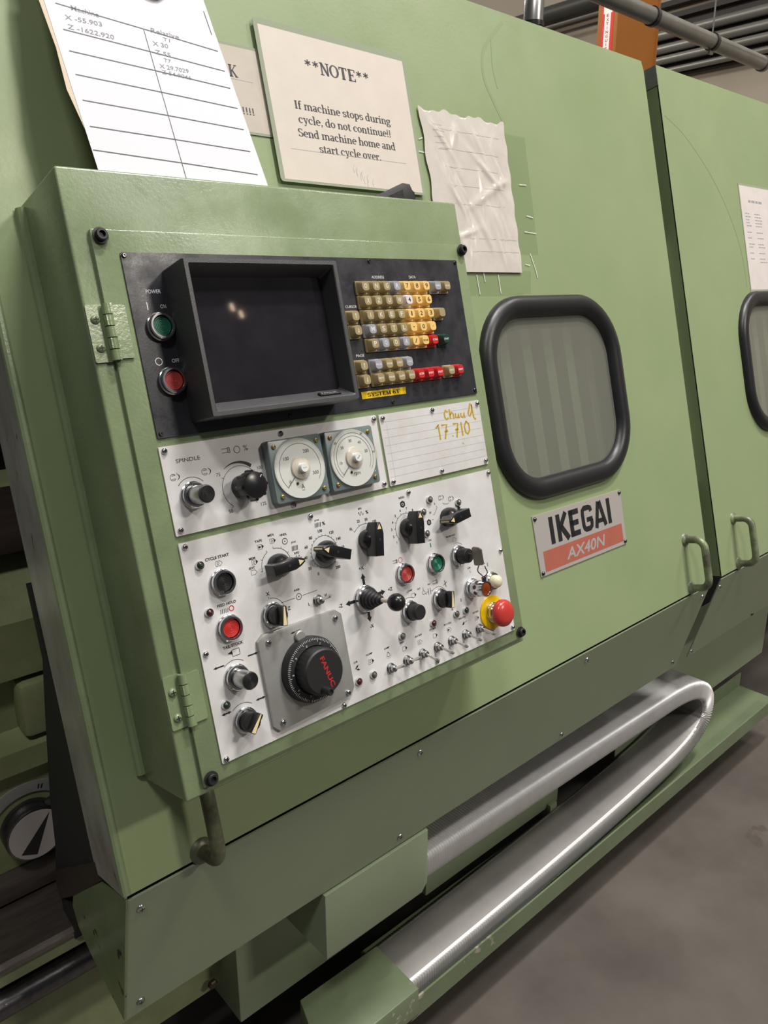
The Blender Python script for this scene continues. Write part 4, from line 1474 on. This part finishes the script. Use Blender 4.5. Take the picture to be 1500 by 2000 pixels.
k_.build('arrow_mark', 'white', es)


def toggle(u, w_, up, label):
    y = -w_
    k_ = MB()
    k_.lathe([(6.9, 0), (6.9, 1.0), (6.2, 1.2)], u, y, 24)
    k_.prism([(u + 6.2 * cos(pi / 6 + i * pi / 3), y + 6.2 * sin(pi / 6 + i * pi / 3)) for i in range(6)], 1, 4.2, 0)
    k_.lathe([(4.4, 4), (4.4, 9.5), (3.6, 10), (2.2, 10)], u, y, 20)
    b_ = k_.build('toggle_switch', 'steel', op, label)
    k_ = MB()
    dx, dy = (1, 7) if up else (2, -7)
    pth, rad = [], []
    for i in range(9):
        t = i / 8
        pth.append((u + dx * t, y + dy * t, 8 + 21 * t))
        rad.append(1.7 + .75 * t if i < 8 else 1.7)
    k_.tube(pth, rad, 14)
    k_.build('lever', 'leversteel', b_)


M['leversteel'] = mat('satin_lever', (0.66, 0.64, 0.62), 0.22, 0.9)
for u, w_, up, t in ((306.8, 620.5, True, 'first toggle of the row, flipped up'), (336.6, 620, True, 'second toggle of the row, flipped up'),
                     (365.9, 620, False, 'third toggle of the row'), (395.2, 619.6, False, 'fourth toggle of the row'), (424, 619.6, False, 'fifth toggle of the row'),
                     (453.2, 619.2, False, 'sixth toggle of the row'), (482.6, 619.4, False, 'seventh toggle, next to the emergency stop'),
                     (212.5, 501.5, True, 'lone toggle between L and H')):
    toggle(u, w_, up, t)

# hand pulse generator
k_ = MB()
k_.prism([(118, -525.5), (127, -519), (232, -519), (240.5, -526.5), (240.5, -622), (233, -630.5), (126, -636), (118, -628)], 0, 5.5, 0, None, .8)
k_.stroke([(163, -528.5), (177, -527.5)], .5, 5.7, 1)
ic_arrow(k_, 166, -528.6, 6, 2.6, 1, rot=184, z=5.7)
hw = k_.build('handwheel_unit', ['mpg_plate', 'ink'], op, 'hand pulse wheel on a grey steel plate')
for u, w_ in ((130.9, 529.7), (229.6, 529), (229.2, 625.6), (130.2, 626.6)):
    dome_screw(hw, u, -w_, 5.5, 3.8, 'chrome')
cx, cy = 179.5, -577.5
k_ = MB()
k_.lathe([(40, 5.5), (40, 13), (38.4, 17), (29.5, 18.5), (29, 14)], cx, cy, 72)
nd = len(k_.v)
for i in range(100):
    a = 2 * pi * i / 100
    ln = 4.5 if i % 10 == 0 else (3.3 if i % 5 == 0 else 2.4)
    c_, s_ = cos(a), sin(a)
    r0, r1 = 37.9, 37.9 - ln
    tw = .22
    zz = lambda r: 17.0 + (38.4 - r) / 8.9 * 1.5 + .18
    k_.add([(cx + r0 * c_ - tw * s_, cy + r0 * s_ + tw * c_, zz(r0)), (cx + r0 * c_ + tw * s_, cy + r0 * s_ - tw * c_, zz(r0)),
            (cx + r1 * c_ + tw * s_, cy + r1 * s_ - tw * c_, zz(r1)), (cx + r1 * c_ - tw * s_, cy + r1 * s_ + tw * c_, zz(r1))], [(0, 1, 2, 3)], 1)
for i in range(10):
    a = pi / 2 - 2 * pi * i / 10 + .2
    k_.text(str(i), cx + 31.6 * cos(a), cy + 31.6 * sin(a), 18.5, 2.8, None, 1, rot=math.degrees(a) - 90)
dial = k_.build('dial_ring', ['knob_matt', 'white'], hw, 'black graduated dial ring')
k_ = MB()
k_.lathe([(28.8, 12), (28.4, 33), (27.4, 36), (25.5, 37.5), (0, 37.5)], cx, cy, 60, 0, None, 0, (28, .03))
q_ = MB()
q_.text('FANUC', 0, 0, 0, 6.4, 40, 0, bold=.03)
rt = radians(-76)
k_.add([(cx + 4 + x * cos(rt) - y * sin(rt), cy - 1 + x * sin(rt) + y * cos(rt), 37.7) for x, y, z in q_.v], q_.f, 1)
hub = k_.build('wheel_hub', ['knob_matt', 'fanuc_red'], hw, 'black hub with red lettering')
k_ = MB()
k_.lathe([(4.6, 36), (4.6, 50), (4.0, 51), (2.6, 51), (2.4, 49.5), (0, 49.5)], cx - 5.5, cy - 20.5, 20)
k_.build('spinner_grip', 'knob_matt', hw)
k_ = MB()
k_.lathe([(7, 5.5), (7, 9), (5.8, 10), (0, 10)], cx - 6, cy + 42.5, 20)
k_.build('index_boss', 'mpg_plate', hw)

# ================================================================== name plate on the door
nm = thing('name_plate', 'silver and faded red maker plate screwed below the rounded window', 'name plate', DOOR, (940, -569, 0))
p = MB()
p.prism([(792.5, -511), (1088, -512.5), (1085.5, -627), (793, -626)], 0, 2.2, 0)
z = 2.4
p.flat([(809, -581), (1075.5, -582), (1075, -619.5), (808.5, -620)], z, 1)
BW = 10.5


def blk(pts, wd=BW, mi=2):
    p.stroke(pts, wd, z + .15, mi)


# heavy condensed capitals
hx0, hx1, yt, yb = 838, 1045, -521.5, -573.5
adv = (hx1 - hx0 + 8) / 6.0
ym = (yt + yb) / 2
x = hx0
blk([(x + 6, yt), (x + 6, yb)], 12)
x = hx0 + 22
blk([(x + 6, yt), (x + 6, yb)], 12)
blk([(x + 32, yt), (x + 10, ym - 1)], 11)
blk([(x + 13, ym + 2), (x + 34, yb)], 12)
x = hx0 + 63
blk([(x + 6, yt), (x + 6, yb)], 12)
blk([(x + 2, yt - 5), (x + 32, yt - 5)])
blk([(x + 2, ym), (x + 29, ym)])
blk([(x + 2, yb + 5), (x + 32, yb + 5)])
x = hx0 + 102
blk([(x + 35, yt - 14), (x + 33, yt - 7), (x + 27, yt - 5), (x + 12, yt - 5), (x + 7, yt - 9), (x + 6, yt - 15), (x + 6, yb + 15), (x + 8, yb + 8), (x + 13, yb + 5), (x + 27, yb + 5), (x + 33, yb + 9), (x + 34, yb + 15), (x + 34, ym - 4)])
blk([(x + 18, ym - 3), (x + 38, ym - 3)], 9)
x = hx0 + 145
blk([(x + 5, yb), (x + 19, yt)], 11)
blk([(x + 38, yb), (x + 23, yt)], 11)
blk([(x + 12, yb + 13), (x + 32, yb + 13)], 9)
x = hx0 + 193
blk([(x + 6, yt), (x + 6, yb)], 12)
p.text('AX40N', 944, -601.8, z + .15, 23, 134, 0, shear=.22, bold=.02)
p.build('plate', ['sign_silver', 'sign_red', 'ink', 'white'], nm)
for u, w_ in ((798.5, 517), (1082.5, 518), (1080, 621), (799, 620)):
    dome_screw(nm, u, -w_, 2.2, 4.2, 'darksteel')

# ================================================================== papers
nt_ = thing('note_sign', 'laminated cream NOTE sign about restarting the cycle', 'sign', DOOR, (502, -57, 0))
p = MB()
p.prism(rrect(360, 645, 57, 278, 5, 4), 5.2, 6.0, 0)
p.build('laminate', 'laminate', nt_)
p = MB()
p.flat([(367, 60.5), (638.5, 60.5), (639.5, 267.5), (366.5, 269.5)], 6.15, 0)
z = 6.3
p.serif('**NOTE**', 499, 226.5, z, 24.5, 121, 1)
p.serif('If machine stops during', 499, 167.5, z, 15.6, 184, 1)
p.serif('cycle, do not continue!!', 498, 148, z, 15.6, 178, 1)
p.serif('Send machine home and', 498.5, 128.7, z, 15.6, 188, 1)
p.serif('start cycle over.', 498, 109.5, z, 15.6, 120, 1)
p.stroke([(387, 104), (611, 104.5)], .8, z, 2)
for i in range(9):
    xx, yy = 500 + 5 * i * (1 if i % 2 else .6), 92 - 2.5 * i
    p.stroke([(xx, yy), (xx - 3, yy - 5), (xx - 2, yy - 12)], .8, z, 2)
p.build('paper', ['note_paper', 'soft_ink', 'faint_ink'], nt_, 'cream paper with printed warning')

ot = thing('laminated_sheet', 'greyish laminated sheet mostly hidden behind the clipboard and the NOTE sign', 'sign', DOOR, (255, 118, 0))
p = MB()
p.prism(rrect(140, 364, 118, 237, 4, 3), .6, 1.4, 0)
p.build('laminate', 'laminate', ot)
p = MB()
p.flat([(144, 121), (360, 121), (360, 233), (144, 233)], 1.55, 0)
z = 1.7
p.serif('K', 316, 200, z, 22, 13, 1)
p.serif('!!!!', 329, 149, z, 13, 18, 1)
p.stroke([(290, 190), (345, 189)], .6, z, 2)
p.build('paper', ['old_paper', 'soft_ink', 'faint_ink'], ot)

# crumpled sheet in a taped plastic sleeve
sl = thing('plastic_sleeve', 'crumpled white sheet in a clear sleeve taped right of the NOTE sign', 'paper in sleeve', DOOR, (770, -66, 0))


def crease(x, y):
    s_ = 0
    for (a, b_, ang, wd, hh, ln) in CR:
        dx, dy = x - a, y - b_
        c_, si_ = cos(ang), sin(ang)
        t_, q_ = dx * c_ + dy * si_, -dx * si_ + dy * c_
        s_ += hh * math.exp(-(q_ / wd) ** 2) * math.exp(-(t_ / ln) ** 2)
    return s_


CR = []
_r = random.Random(4)
for i in range(46):
    CR.append((_r.uniform(690, 880), _r.uniform(-60, 190), radians(_r.choice((-62, -58, -70, 80, -50, 100, 20)) + _r.uniform(-10, 10)), _r.uniform(3, 8), _r.uniform(-2.2, 3.4), _r.uniform(14, 55)))
p = MB()
nx, ny = 74, 92
v, fc = [], []
for j in range(ny + 1):
    t = j / ny
    xl, xr = 662 + 20 * max(0, t - .0) * 0, 0
    for i in range(nx + 1):
        s_ = i / nx
        y = -66 + 267 * t
        xl = 664 + 2 * sin(y * .09)
        xr = 871 + 9 * t + 1.5 * sin(y * .13)
        x = xl + (xr - xl) * s_
        edge = min(1, 6 * s_, 6 * (1 - s_), 8 * t, 8 * (1 - t))
        yy = y + (3 * sin(x * .08) + 2 * sin(x * .21) if j == ny else 0)
        v.append((x, yy, 3.4 + edge * (crease(x, y) + 1.2)))
for j in range(ny):
    for i in range(nx):
        q = j * (nx + 1) + i
        fc.append((q, q + 1, q + nx + 2, q + nx + 1))
p.add(v, fc)
p.build('crumpled_sheet', 'sleeve', sl, angle=180)
p = MB()
p.flat([(876, 186), (941, 186), (931, -32), (872, -32)], .6, 0)
p.flat([(724, -62), (868, -62), (866, -108), (722, -106)], .9, 0)
p.flat([(868, -62), (900, -62), (890, -104), (866, -104)], .75, 0)
p.build('tape', 'tape', sl, 'clear tape strips')
p = MB()
for pts in ([(903, 96), (924, 97)], [(911, 40), (930, 37)], [(898, 10), (932, 8)], [(905, -30), (915, -62)], [(915, -62), (917, -75)], [(745, -70), (746, -104)], [(764, -66), (765, -82)], [(803, -70), (803, -103)], [(886, -50), (899, -52)], [(655, 150), (664, 153)], [(650, 130), (668, 129)]):
    p.stroke(pts, 1.5, 1.4, 0)
p.build('tape_crease', 'pipe_white', sl)
p = MB()
for i, (a, b_, y) in enumerate(((690, 712, 178), (688, 716, 168), (690, 712, 158), (690, 716, 148), (694, 716, 138), (700, 860, 172), (700, 850, 140), (705, 840, 110), (712, 850, 80), (716, 845, 50), (740, 868, -8), (742, 868, -30))):
    p.stroke([(a + (b_ - a) * k_ / 10, y, 0) for k_ in range(11)], .5, 0, 0)
p.v = [(x, y, 3.4 + min(1, (x - 664) / 35, (875 - x) / 35) * (crease(x, y) + 1.2) + .35) for x, y, z in p.v]
p.build('ruled_print', 'faint_ink', sl)

ss = thing('spec_sheet', 'white printed spec sheet at the right photo edge above the second window', 'sheet of paper', DOOR, (1940, -102, 0))
p = MB()
p.prism([(1832, -113), (2052, -113), (2052, 174), (1830, 174)], .3, .8, 1)
p.flat([(1834, -104), (2050, -104), (2050, 169), (1834, 169)], 1.0, 0)
_r = random.Random(9)
for yy, a, n_ in ((130, 1880, 3),):
    x = a
    for k_ in range(4):
        l = 14 + 6 * (k_ % 2)
        p.stroke([(x, yy), (x + l, yy)], 6, 1.15, 2)
        x += l + 5
for yy in (97, 89, 81, 73, 65, 48, 33, 17, 9, -7, -22, -31):
    for a, m_ in ((1852, 2), (1908, 3)):
        if yy == -31 and a == 1852:
            continue
        x = a + (97 - yy) * .03
        for k_ in range(m_):
            l = _r.uniform(7, 17)
            p.stroke([(x, yy), (x + l, yy)], 2.4, 1.15, 2)
            x += l + 2.5
p.build('paper', ['sheet_paper', 'laminate', 'grey_ink'], ss)

# clipboard leaning on the cabinet top
PH = radians(13.1)
PAGE = BOX @ Matrix.Translation((0, .004, -.025)) @ Matrix.Rotation(-PH, 4, 'X')
cb = thing('clipboard', 'clipboard with a hand-ruled white table standing on the control cabinet', 'clipboard', PAGE, (162, 0, 0))
p = MB()
p.prism(rrect(59, 262, 1, 318, 8, 4), -4.5, -1.5, 0)
p.build('board', 'board', cb, 'brown hardboard')
p = MB()
p.prism([(57, 2), (262, 3), (258, 279), (56, 279), (49, 210), (52, 150), (49.5, 100), (55, 62), (60, 26)], -1.4, -.7, 0)
p.build('under_sheet', 'cream_paper', cb, 'cream sheet peeking out on the left')
p = MB()
p.flat([(56.5, 1), (270, 3), (264, 279), (54, 279)], -.3, 0)
for a, b_, c_, d_ in ((66.6, 206.4, 260.6, 189.6), (66, 174.6, 260.9, 162.1), (65.3, 148.5, 261, 138.5), (64.2, 120.1, 262.1, 111.1), (63.1, 89.3, 260.8, 81.9), (62.1, 58.2, 260, 52), (57.5, 30, 259.6, 20.9)):
    p.stroke([(a, b_), ((a + c_) / 2, (b_ + d_) / 2 + .4), (c_, d_)], 1.35, -.1, 1)
p.stroke([(165.2, 197.2), (162, 105), (158.6, 6)], .95, -.1, 1)
p.stroke([(258.8, 245), (259.5, 212.1)], 1.2, -.1, 1)
for t, x, y, hh, ww, ro in (('Machine', 98, 204.3, 6.5, 31, -3), ('X -55.903', 93, 191.5, 6, 42, 1), ('Z -1622.920', 98, 178.8, 6, 52, -2), ('Relative', 192, 198.4, 6.5, 36, -2),
                            ('T1', 192, 190, 4.6, 9, -3), ('X 30', 181, 181.2, 6, 20, 0), ('Z 55', 180.5, 169.6, 6, 20, -2), ('T7', 184, 160.8, 4.6, 9, -3),
                            ('X 29.7029', 189.5, 151.6, 5.6, 38, 0), ('Z 54.9046', 190, 143.4, 5.4, 38, -2)):
    p.text(t, x, y, -.1, hh, ww, 2, rot=ro, shear=.12, bold=.006)
p.build('table_sheet', ['paper', 'ink', 'pencil'], cb, 'white sheet with hand-ruled lines')
p = MB()
p.box(140, 196, 284, 312, -1.4, 6, 0, 2)
p.prism(rrect(110, 231, 268, 296, 8, 5), .2, 2.4, 0)
p.tube([(228, 271, 2), (196, 246.5, 3.2), (190, 246, 3.5), (112, 266, 2)], 3.2, 8)
p.build('clip', 'knob', cb, 'dark metal clip')
M_soft = None

# ================================================================== lathe bed and headstock, seen past the door edge
lb = thing('lathe_bed', 'oily green cast bed and headstock visible past the left door end', 'lathe bed', WORLD, (-200, 1200, 100))


def xprism(mb, pts, xa, xb, mi=0):
    v_ = [(xa, y, z_) for y, z_ in pts] + [(xb, y, z_) for y, z_ in pts]
    n_ = len(pts)
    mb.add(v_, [tuple(range(n_)), tuple(range(n_, 2 * n_))[::-1]] + [(i, (i + 1) % n_, n_ + (i + 1) % n_, n_ + i)[::-1] for i in range(n_)], mi)


g = MB()
xprism(g, [(1600, 1150), (1190, 1128), (1165, 1112), (1100, 1036), (1100, 950), (1112, 943), (1130, 935), (1130, 855), (1105, 846), (1085, 842), (1085, 806), (1100, 800), (1100, 640), (1600, 640)], -700, 700)
g.build('headstock_casting', 'green_old', lb)
g = MB()
g.box(-44, 40, 1088, 1135, 852, 940, 0, 10, 2)
g.build('casting_rib', 'green_old', lb)
g = MB()
g.box(-700, 700, 1130, 1400, 1128, 1165, 0, 6, 2)
g.build('splash_lip', 'rust', lb)
g = MB()
xprism(g, [(1600, 640), (1096, 640), (1090, 630), (1090, 592), (1110, 588), (1600, 588)], -700, 700)
xprism(g, [(1600, 588), (1020, 586), (990, 583), (984, 577), (984, 570), (1600, 500)], -700, 700)
g.build('slideway', 'way', lb, 'worn bare steel slideway')
g = MB()
xprism(g, [(1600, 569), (988, 569), (986, 548), (1010, 546), (1010, 496), (990, 494), (990, 470), (998, 465), (998, 340), (1010, 330), (1010, 275), (1080, 262), (1600, 262)], -700, 400)
g.build('bed_casting', 'green_old', lb)
g = MB()
g.tube([(-700, 985, 519), (500, 985, 519)], 19, 20)
g.build('feed_rod', 'darksteel', lb, 'dark oily feed rod')
g = MB()
T = Matrix.Translation((-54, 1100, 703)) @ Matrix.Rotation(pi / 2, 4, 'X')
g.lathe([(44, 0), (44, 26), (42.5, 29), (40, 30)], 0, 0, 40, 0, T)
dk = g.build('rotary_dial', 'darksteel', lb, 'round dial with a black wedge pointer')
g = MB()
g.lathe([(40.5, 28), (40, 30.5), (0, 30.5)], 0, 0, 40, 0, T)
g.flat([(22, 30), (-4, -34), (-26, -24)], 30.8, 1, T)
g.build('dial_face', ['sign_silver', 'ink'], dk)
g = MB()
n = 26
o_ = [(78 * cos(radians(35 + 135 * i / n)), 78 * sin(radians(35 + 135 * i / n)) - 4) for i in range(n + 1)]
i_ = [(60 * cos(radians(35 + 135 * i / n)), 60 * sin(radians(35 + 135 * i / n)) - 4) for i in range(n + 1)]
g.prism(o_ + i_[::-1], 0, 3, 0, T)
for a in (150, 156, 161, 70, 74):
    g.stroke([(64 * cos(radians(a)), 64 * sin(radians(a)) - 4), (72 * cos(radians(a)), 72 * sin(radians(a)) - 4)], 2.4, 3.2, 1, T)
g.build('scale_plate', ['mpg_plate', 'ink'], lb)
g = MB()
g.tube([(-30, 1082, 738), (10, 1070, 762)], 8, 10)
g.build('dial_lever', 'darksteel', lb)
g = MB()
g.lathe([(9, 0), (9, 6), (6, 8), (0, 8)], 0, 0, 6, 0, Matrix.Translation((172, 998, 303)) @ Matrix.Rotation(pi / 2, 4, 'X'))
g.build('bolt', 'rust', lb)

# machine underside, its deep shadow painted near-black
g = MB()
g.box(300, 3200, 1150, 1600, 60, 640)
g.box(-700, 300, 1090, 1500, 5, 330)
tag(g.build('pedestal', 'dark'), 'machine base blackened for the deep shadow behind the cable carrier', 'machine base')
g = MB()  # sheets added to keep light out behind the doors
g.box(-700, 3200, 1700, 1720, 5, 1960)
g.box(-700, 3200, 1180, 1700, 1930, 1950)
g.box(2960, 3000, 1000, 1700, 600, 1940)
tag(g.build('added_enclosure', 'dark'), 'added black enclosure keeping the space behind the sliding doors dark', 'machine enclosure')

# blocks under the skirt
g = MB()
g.prism([(287, 427), (508, 425), (521, 441), (521, 556), (287, 556)], 0, 147, 0, Matrix.Translation((0, 952, 0)) @ Matrix.Rotation(pi / 2, 4, 'X'), 1.5)
tag(g.build('carriage_block', 'green_skirt'), 'green block below the skirt where the cable carrier begins', 'machine block')
g = MB()
g.box(198, 640, 950, 1140, 231, 560, 0, 2)
tag(g.build('apron_block', 'green_skirt'), 'recessed green apron block left of the carriage block', 'machine block')
g = MB()
g.box(655, 1130, 940, 952, 228, 440, 0, 1)
g.box(1085, 1112, 928, 940, 210, 240, 0, 1)
tag(g.build('carrier_rail', 'green_skirt'), 'green rail under the upper run of the cable carrier', 'rail')

# ================================================================== cable carrier
path = []


def bez(p0, p1, p2, p3, n_):
    for i in range(n_):
        t = i / n_
        s_ = 1 - t
        path.append(tuple(s_ ** 3 * a + 3 * s_ * s_ * t * b_ + 3 * s_ * t * t * c_ + t ** 3 * d_ for a, b_, c_, d_ in zip(p0, p1, p2, p3)))


bez((450, 464), (800, 457), (1200, 445), (1440, 438), 60)
bez((1440, 438), (1590, 434), (1677, 400), (1677, 330), 30)
bez((1677, 330), (1677, 268), (1600, 240), (1450, 226), 30)
bez((1450, 226), (1200, 204), (900, 192), (470, 187), 60)
path.append((470, 187))
P = [Vector(q) for q in path]
cum = [0]
for a, b_ in zip(P, P[1:]):
    cum.append(cum[-1] + (b_ - a).length)
step = 3.3
ns = int(cum[-1] / step)
sec = rrect(-59, 59, -27, 27, 12, 4)
ks_ = len(sec)
v, fc = [], []
seg = 0
for i in range(ns + 1):
    d_ = cum[-1] * i / ns
    while seg < len(P) - 2 and cum[seg + 1] < d_:
        seg += 1
    t = (d_ - cum[seg]) / max(1e-9, cum[seg + 1] - cum[seg])
    q = P[seg].lerp(P[seg + 1], t)
    a = P[max(seg - 1, 0)]; b_ = P[min(seg + 2, len(P) - 1)]
    tg = (b_ - a).normalized()
    nn = Vector((-tg.y, tg.x))
    rib = 0.0 if i % 2 else 2.8
    for (yy, zz) in sec:
        if zz < -26.9 and abs(yy) < 49:
            pq = q + nn * zz
            v.append((pq.x, 871 + yy, pq.y))
            continue
        f_ = 1 - rib / 27.5 * .8
        gy = yy * (1 - rib / 59)
        pq = q + nn * (zz * f_)
        v.append((pq.x, 871 + gy, pq.y))
for i in range(ns):
    for j in range(ks_):
        j2 = (j + 1) % ks_
        fc.append((i * ks_ + j, (i + 1) * ks_ + j, (i + 1) * ks_ + j2, i * ks_ + j2))
fc.append(tuple(range(ks_)))
fc.append(tuple(range(ns * ks_, (ns + 1) * ks_))[::-1])
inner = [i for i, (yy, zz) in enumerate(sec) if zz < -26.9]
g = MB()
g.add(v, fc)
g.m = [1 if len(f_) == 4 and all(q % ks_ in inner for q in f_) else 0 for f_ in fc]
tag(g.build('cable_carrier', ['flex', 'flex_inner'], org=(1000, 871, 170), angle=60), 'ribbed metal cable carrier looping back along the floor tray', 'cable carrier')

# floor tray
tr = thing('carrier_tray', 'long green steel tray holding the lower run of the cable carrier', 'tray', WORLD, (1300, 850, 60))
g = MB()
xprism(g, [(790, 158), (794, 158), (794, 205), (790, 205)], 470, 2150)
xprism(g, [(794, 152), (936, 152), (936, 156), (794, 156)], 470, 2190)
xprism(g, [(936, 154), (940, 154), (940, 206), (936, 206)], 470, 2190)
g.build('channel', 'green_tray', tr)
g = MB()
for x in (1960,):
    g.box(x, x + 40, 880, 930, 2, 151)
g.build('support_foot', 'green_dark', tr)
cv = MB()
v8 = [(300, 912, 238), (488, 912, 232), (488, 790, 226), (260, 788, 232), (300, 912, 60), (488, 912, 60), (488, 788, 166), (260, 786, 166)]
cv.add(v8, [(0, 3, 2, 1), (3, 7, 6, 2), (2, 6, 5, 1), (0, 1, 5, 4), (0, 4, 7, 3), (4, 5, 6, 7)], 0)
bm = bmesh.new()
vs = [bm.verts.new(q) for q in v8]
for q in ((0, 3, 2, 1), (3, 7, 6, 2), (2, 6, 5, 1), (0, 1, 5, 4), (0, 4, 7, 3), (4, 5, 6, 7)):
    bm.faces.new([vs[i] for i in q])
bmesh.ops.recalc_face_normals(bm, faces=list(bm.faces))
bmesh.ops.bevel(bm, geom=list(bm.edges), offset=2.5, segments=2, affect='EDGES', profile=.5)
cv = MB()
cv.frombm(bm)
tag(cv.build('tray_cover', 'green_tray', org=(390, 850, 166)), 'worn green sheet cover at the near end of the tray', 'cover')

# ================================================================== far corner of the workshop
for i, (zz, r_) in enumerate(((3970, 48), (3840, 46), (3735, 42), (3625, 30))):
    g = MB()
    g.tube([(7880, -1500, zz), (7880, 8000, zz)], r_, 16)
    tag(g.build('conduit_pipe', 'conduit', org=(7880, 3000, zz)),
        ('topmost of four grey conduits along the far wall', 'second grey conduit from the top along the far wall', 'third grey conduit from the top along the far wall', 'lowest thin grey conduit along the far wall')[i], 'conduit', 'conduits along the far wall')
g = MB()
g.box(7930, 7995, -1500, 5300, 3585, 4080)  # dark panel in place of the shadow behind the conduits
for zz in (4140, 4260, 4420):
    g.box(7900, 7995, -1500, 5300, zz - 25, zz + 25)
tag(g.build('shade_panel_beams', 'rack'), 'dark panel standing in for shadow behind the far wall conduits, with dark beams', 'panel and beams')
g = MB()
g.tube([(7850, 5200, 4470), (7850, 8500, 4480)], 95, 18)
tag(g.build('wall_duct', 'rack_pipe'), 'dark pipe high on the wall left of the orange column', 'pipe')
g = MB()
g.tube([(7800, 5200, 4330), (7800, 8500, 4345)], 18, 10)
tag(g.build('wall_cable', 'conduit'), 'thin pale conduit beneath the dark pipe', 'conduit')
g = MB()
g.box(7920, 7998, 6150, 6330, 3990, 4180, 0, 8)
tag(g.build('junction_box', 'dark'), 'small black box on the wall left of the orange column', 'box')
g = MB()
g.tube([(7900, 5480, 4420), (7900, 5560, 4100), (7900, 5640, 3800), (7900, 5640, 3300)], 14, 8)
tag(g.build('drop_cable', 'dark'), 'black cable hanging down beside the orange column', 'cable')
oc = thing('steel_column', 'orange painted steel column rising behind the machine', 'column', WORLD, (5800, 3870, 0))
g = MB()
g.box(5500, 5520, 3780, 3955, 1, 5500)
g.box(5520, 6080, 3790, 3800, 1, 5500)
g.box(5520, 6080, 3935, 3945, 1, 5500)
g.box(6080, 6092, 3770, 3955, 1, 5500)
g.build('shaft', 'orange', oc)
g = MB()
T = Matrix.Translation((5498, 3866, 0)) @ Matrix.Rotation(-pi / 2, 4, 'Z') @ Matrix.Rotation(pi / 2, 4, 'X')
g.box(-52, 52, 2700, 3600, -1, 1, 0, 0, 1, T)
q_ = MB()
q_.flat([(-27, 2710), (27, 2710), (27, 3505), (-27, 3505)], 1.3, 1)
q_.flat([(-38, 3505), (38, 3505), (38, 3590), (-38, 3590)], 1.3, 1)
for i, ch in enumerate('EXTINGUISHER'):
    q_.text(ch, 0, 3490 - 28.6 * i, 1.6, 20, 22 if ch != 'I' else 5, 2, bold=.03)
q_.v = [tuple(T @ Vector(x)) for x in q_.v]
g.add([], [])
for vv, ff, mm in ((q_.v, q_.f, q_.m),):
    n0 = len(g.v)
    g.v += vv
    g.f += [tuple(i + n0 for i in f_) for f_ in ff]
    g.m += mm
tag(g.build('extinguisher_sign', ['sign_bright_red', 'white', 'red_print'], org=(5498, 3866, 3100)), 'red and white vertical EXTINGUISHER sign on the orange column', 'sign')

dp = thing('air_pipe', 'galvanised air pipe rising from the machine and crossing the corner', 'pipe', WORLD, (1600, 1600, 1950))
g = MB()
pts = [(1593, 1500, 1935), (1593, 1500, 2185)]
for i in range(1, 9):
    a = radians(90 * i / 8)
    pts.append((1593 + 150 * (1 - cos(a)), 1500 + 100 * (1 - cos(a)), 2185 + 185 * sin(a)))
pts += [(2010, 1600, 2372), (3250, 1600, 2372)]
g.tube(pts, 27, 20)
g.build('pipe_run', 'galv', dp)
for x in (2365, 2800, 3245):
    g = MB()
    g.lathe([(27.5, -9), (31, -9), (31, 9), (27.5, 9)], 0, 0, 20, 0, Matrix.Translation((x, 1600, 2372)) @ Matrix.Rotation(pi / 2, 4, 'Y'))
    g.build('coupling', 'darksteel' if x < 3000 else 'galv', dp)
g = MB()
g.lathe([(27.5, -6), (30, -6), (30, 6), (27.5, 6)], 0, 0, 20, 0, Matrix.Translation((1593, 1500, 2180)))
g.build('coupling', 'darksteel', dp)
g = MB()
g.tube([(2795, 1600, 2395), (2790, 1600, 3600)], 3, 6)
g.box(2782, 2808, 1596, 1604, 2330, 2345)
g.build('hanger_wire', 'galv', dp)
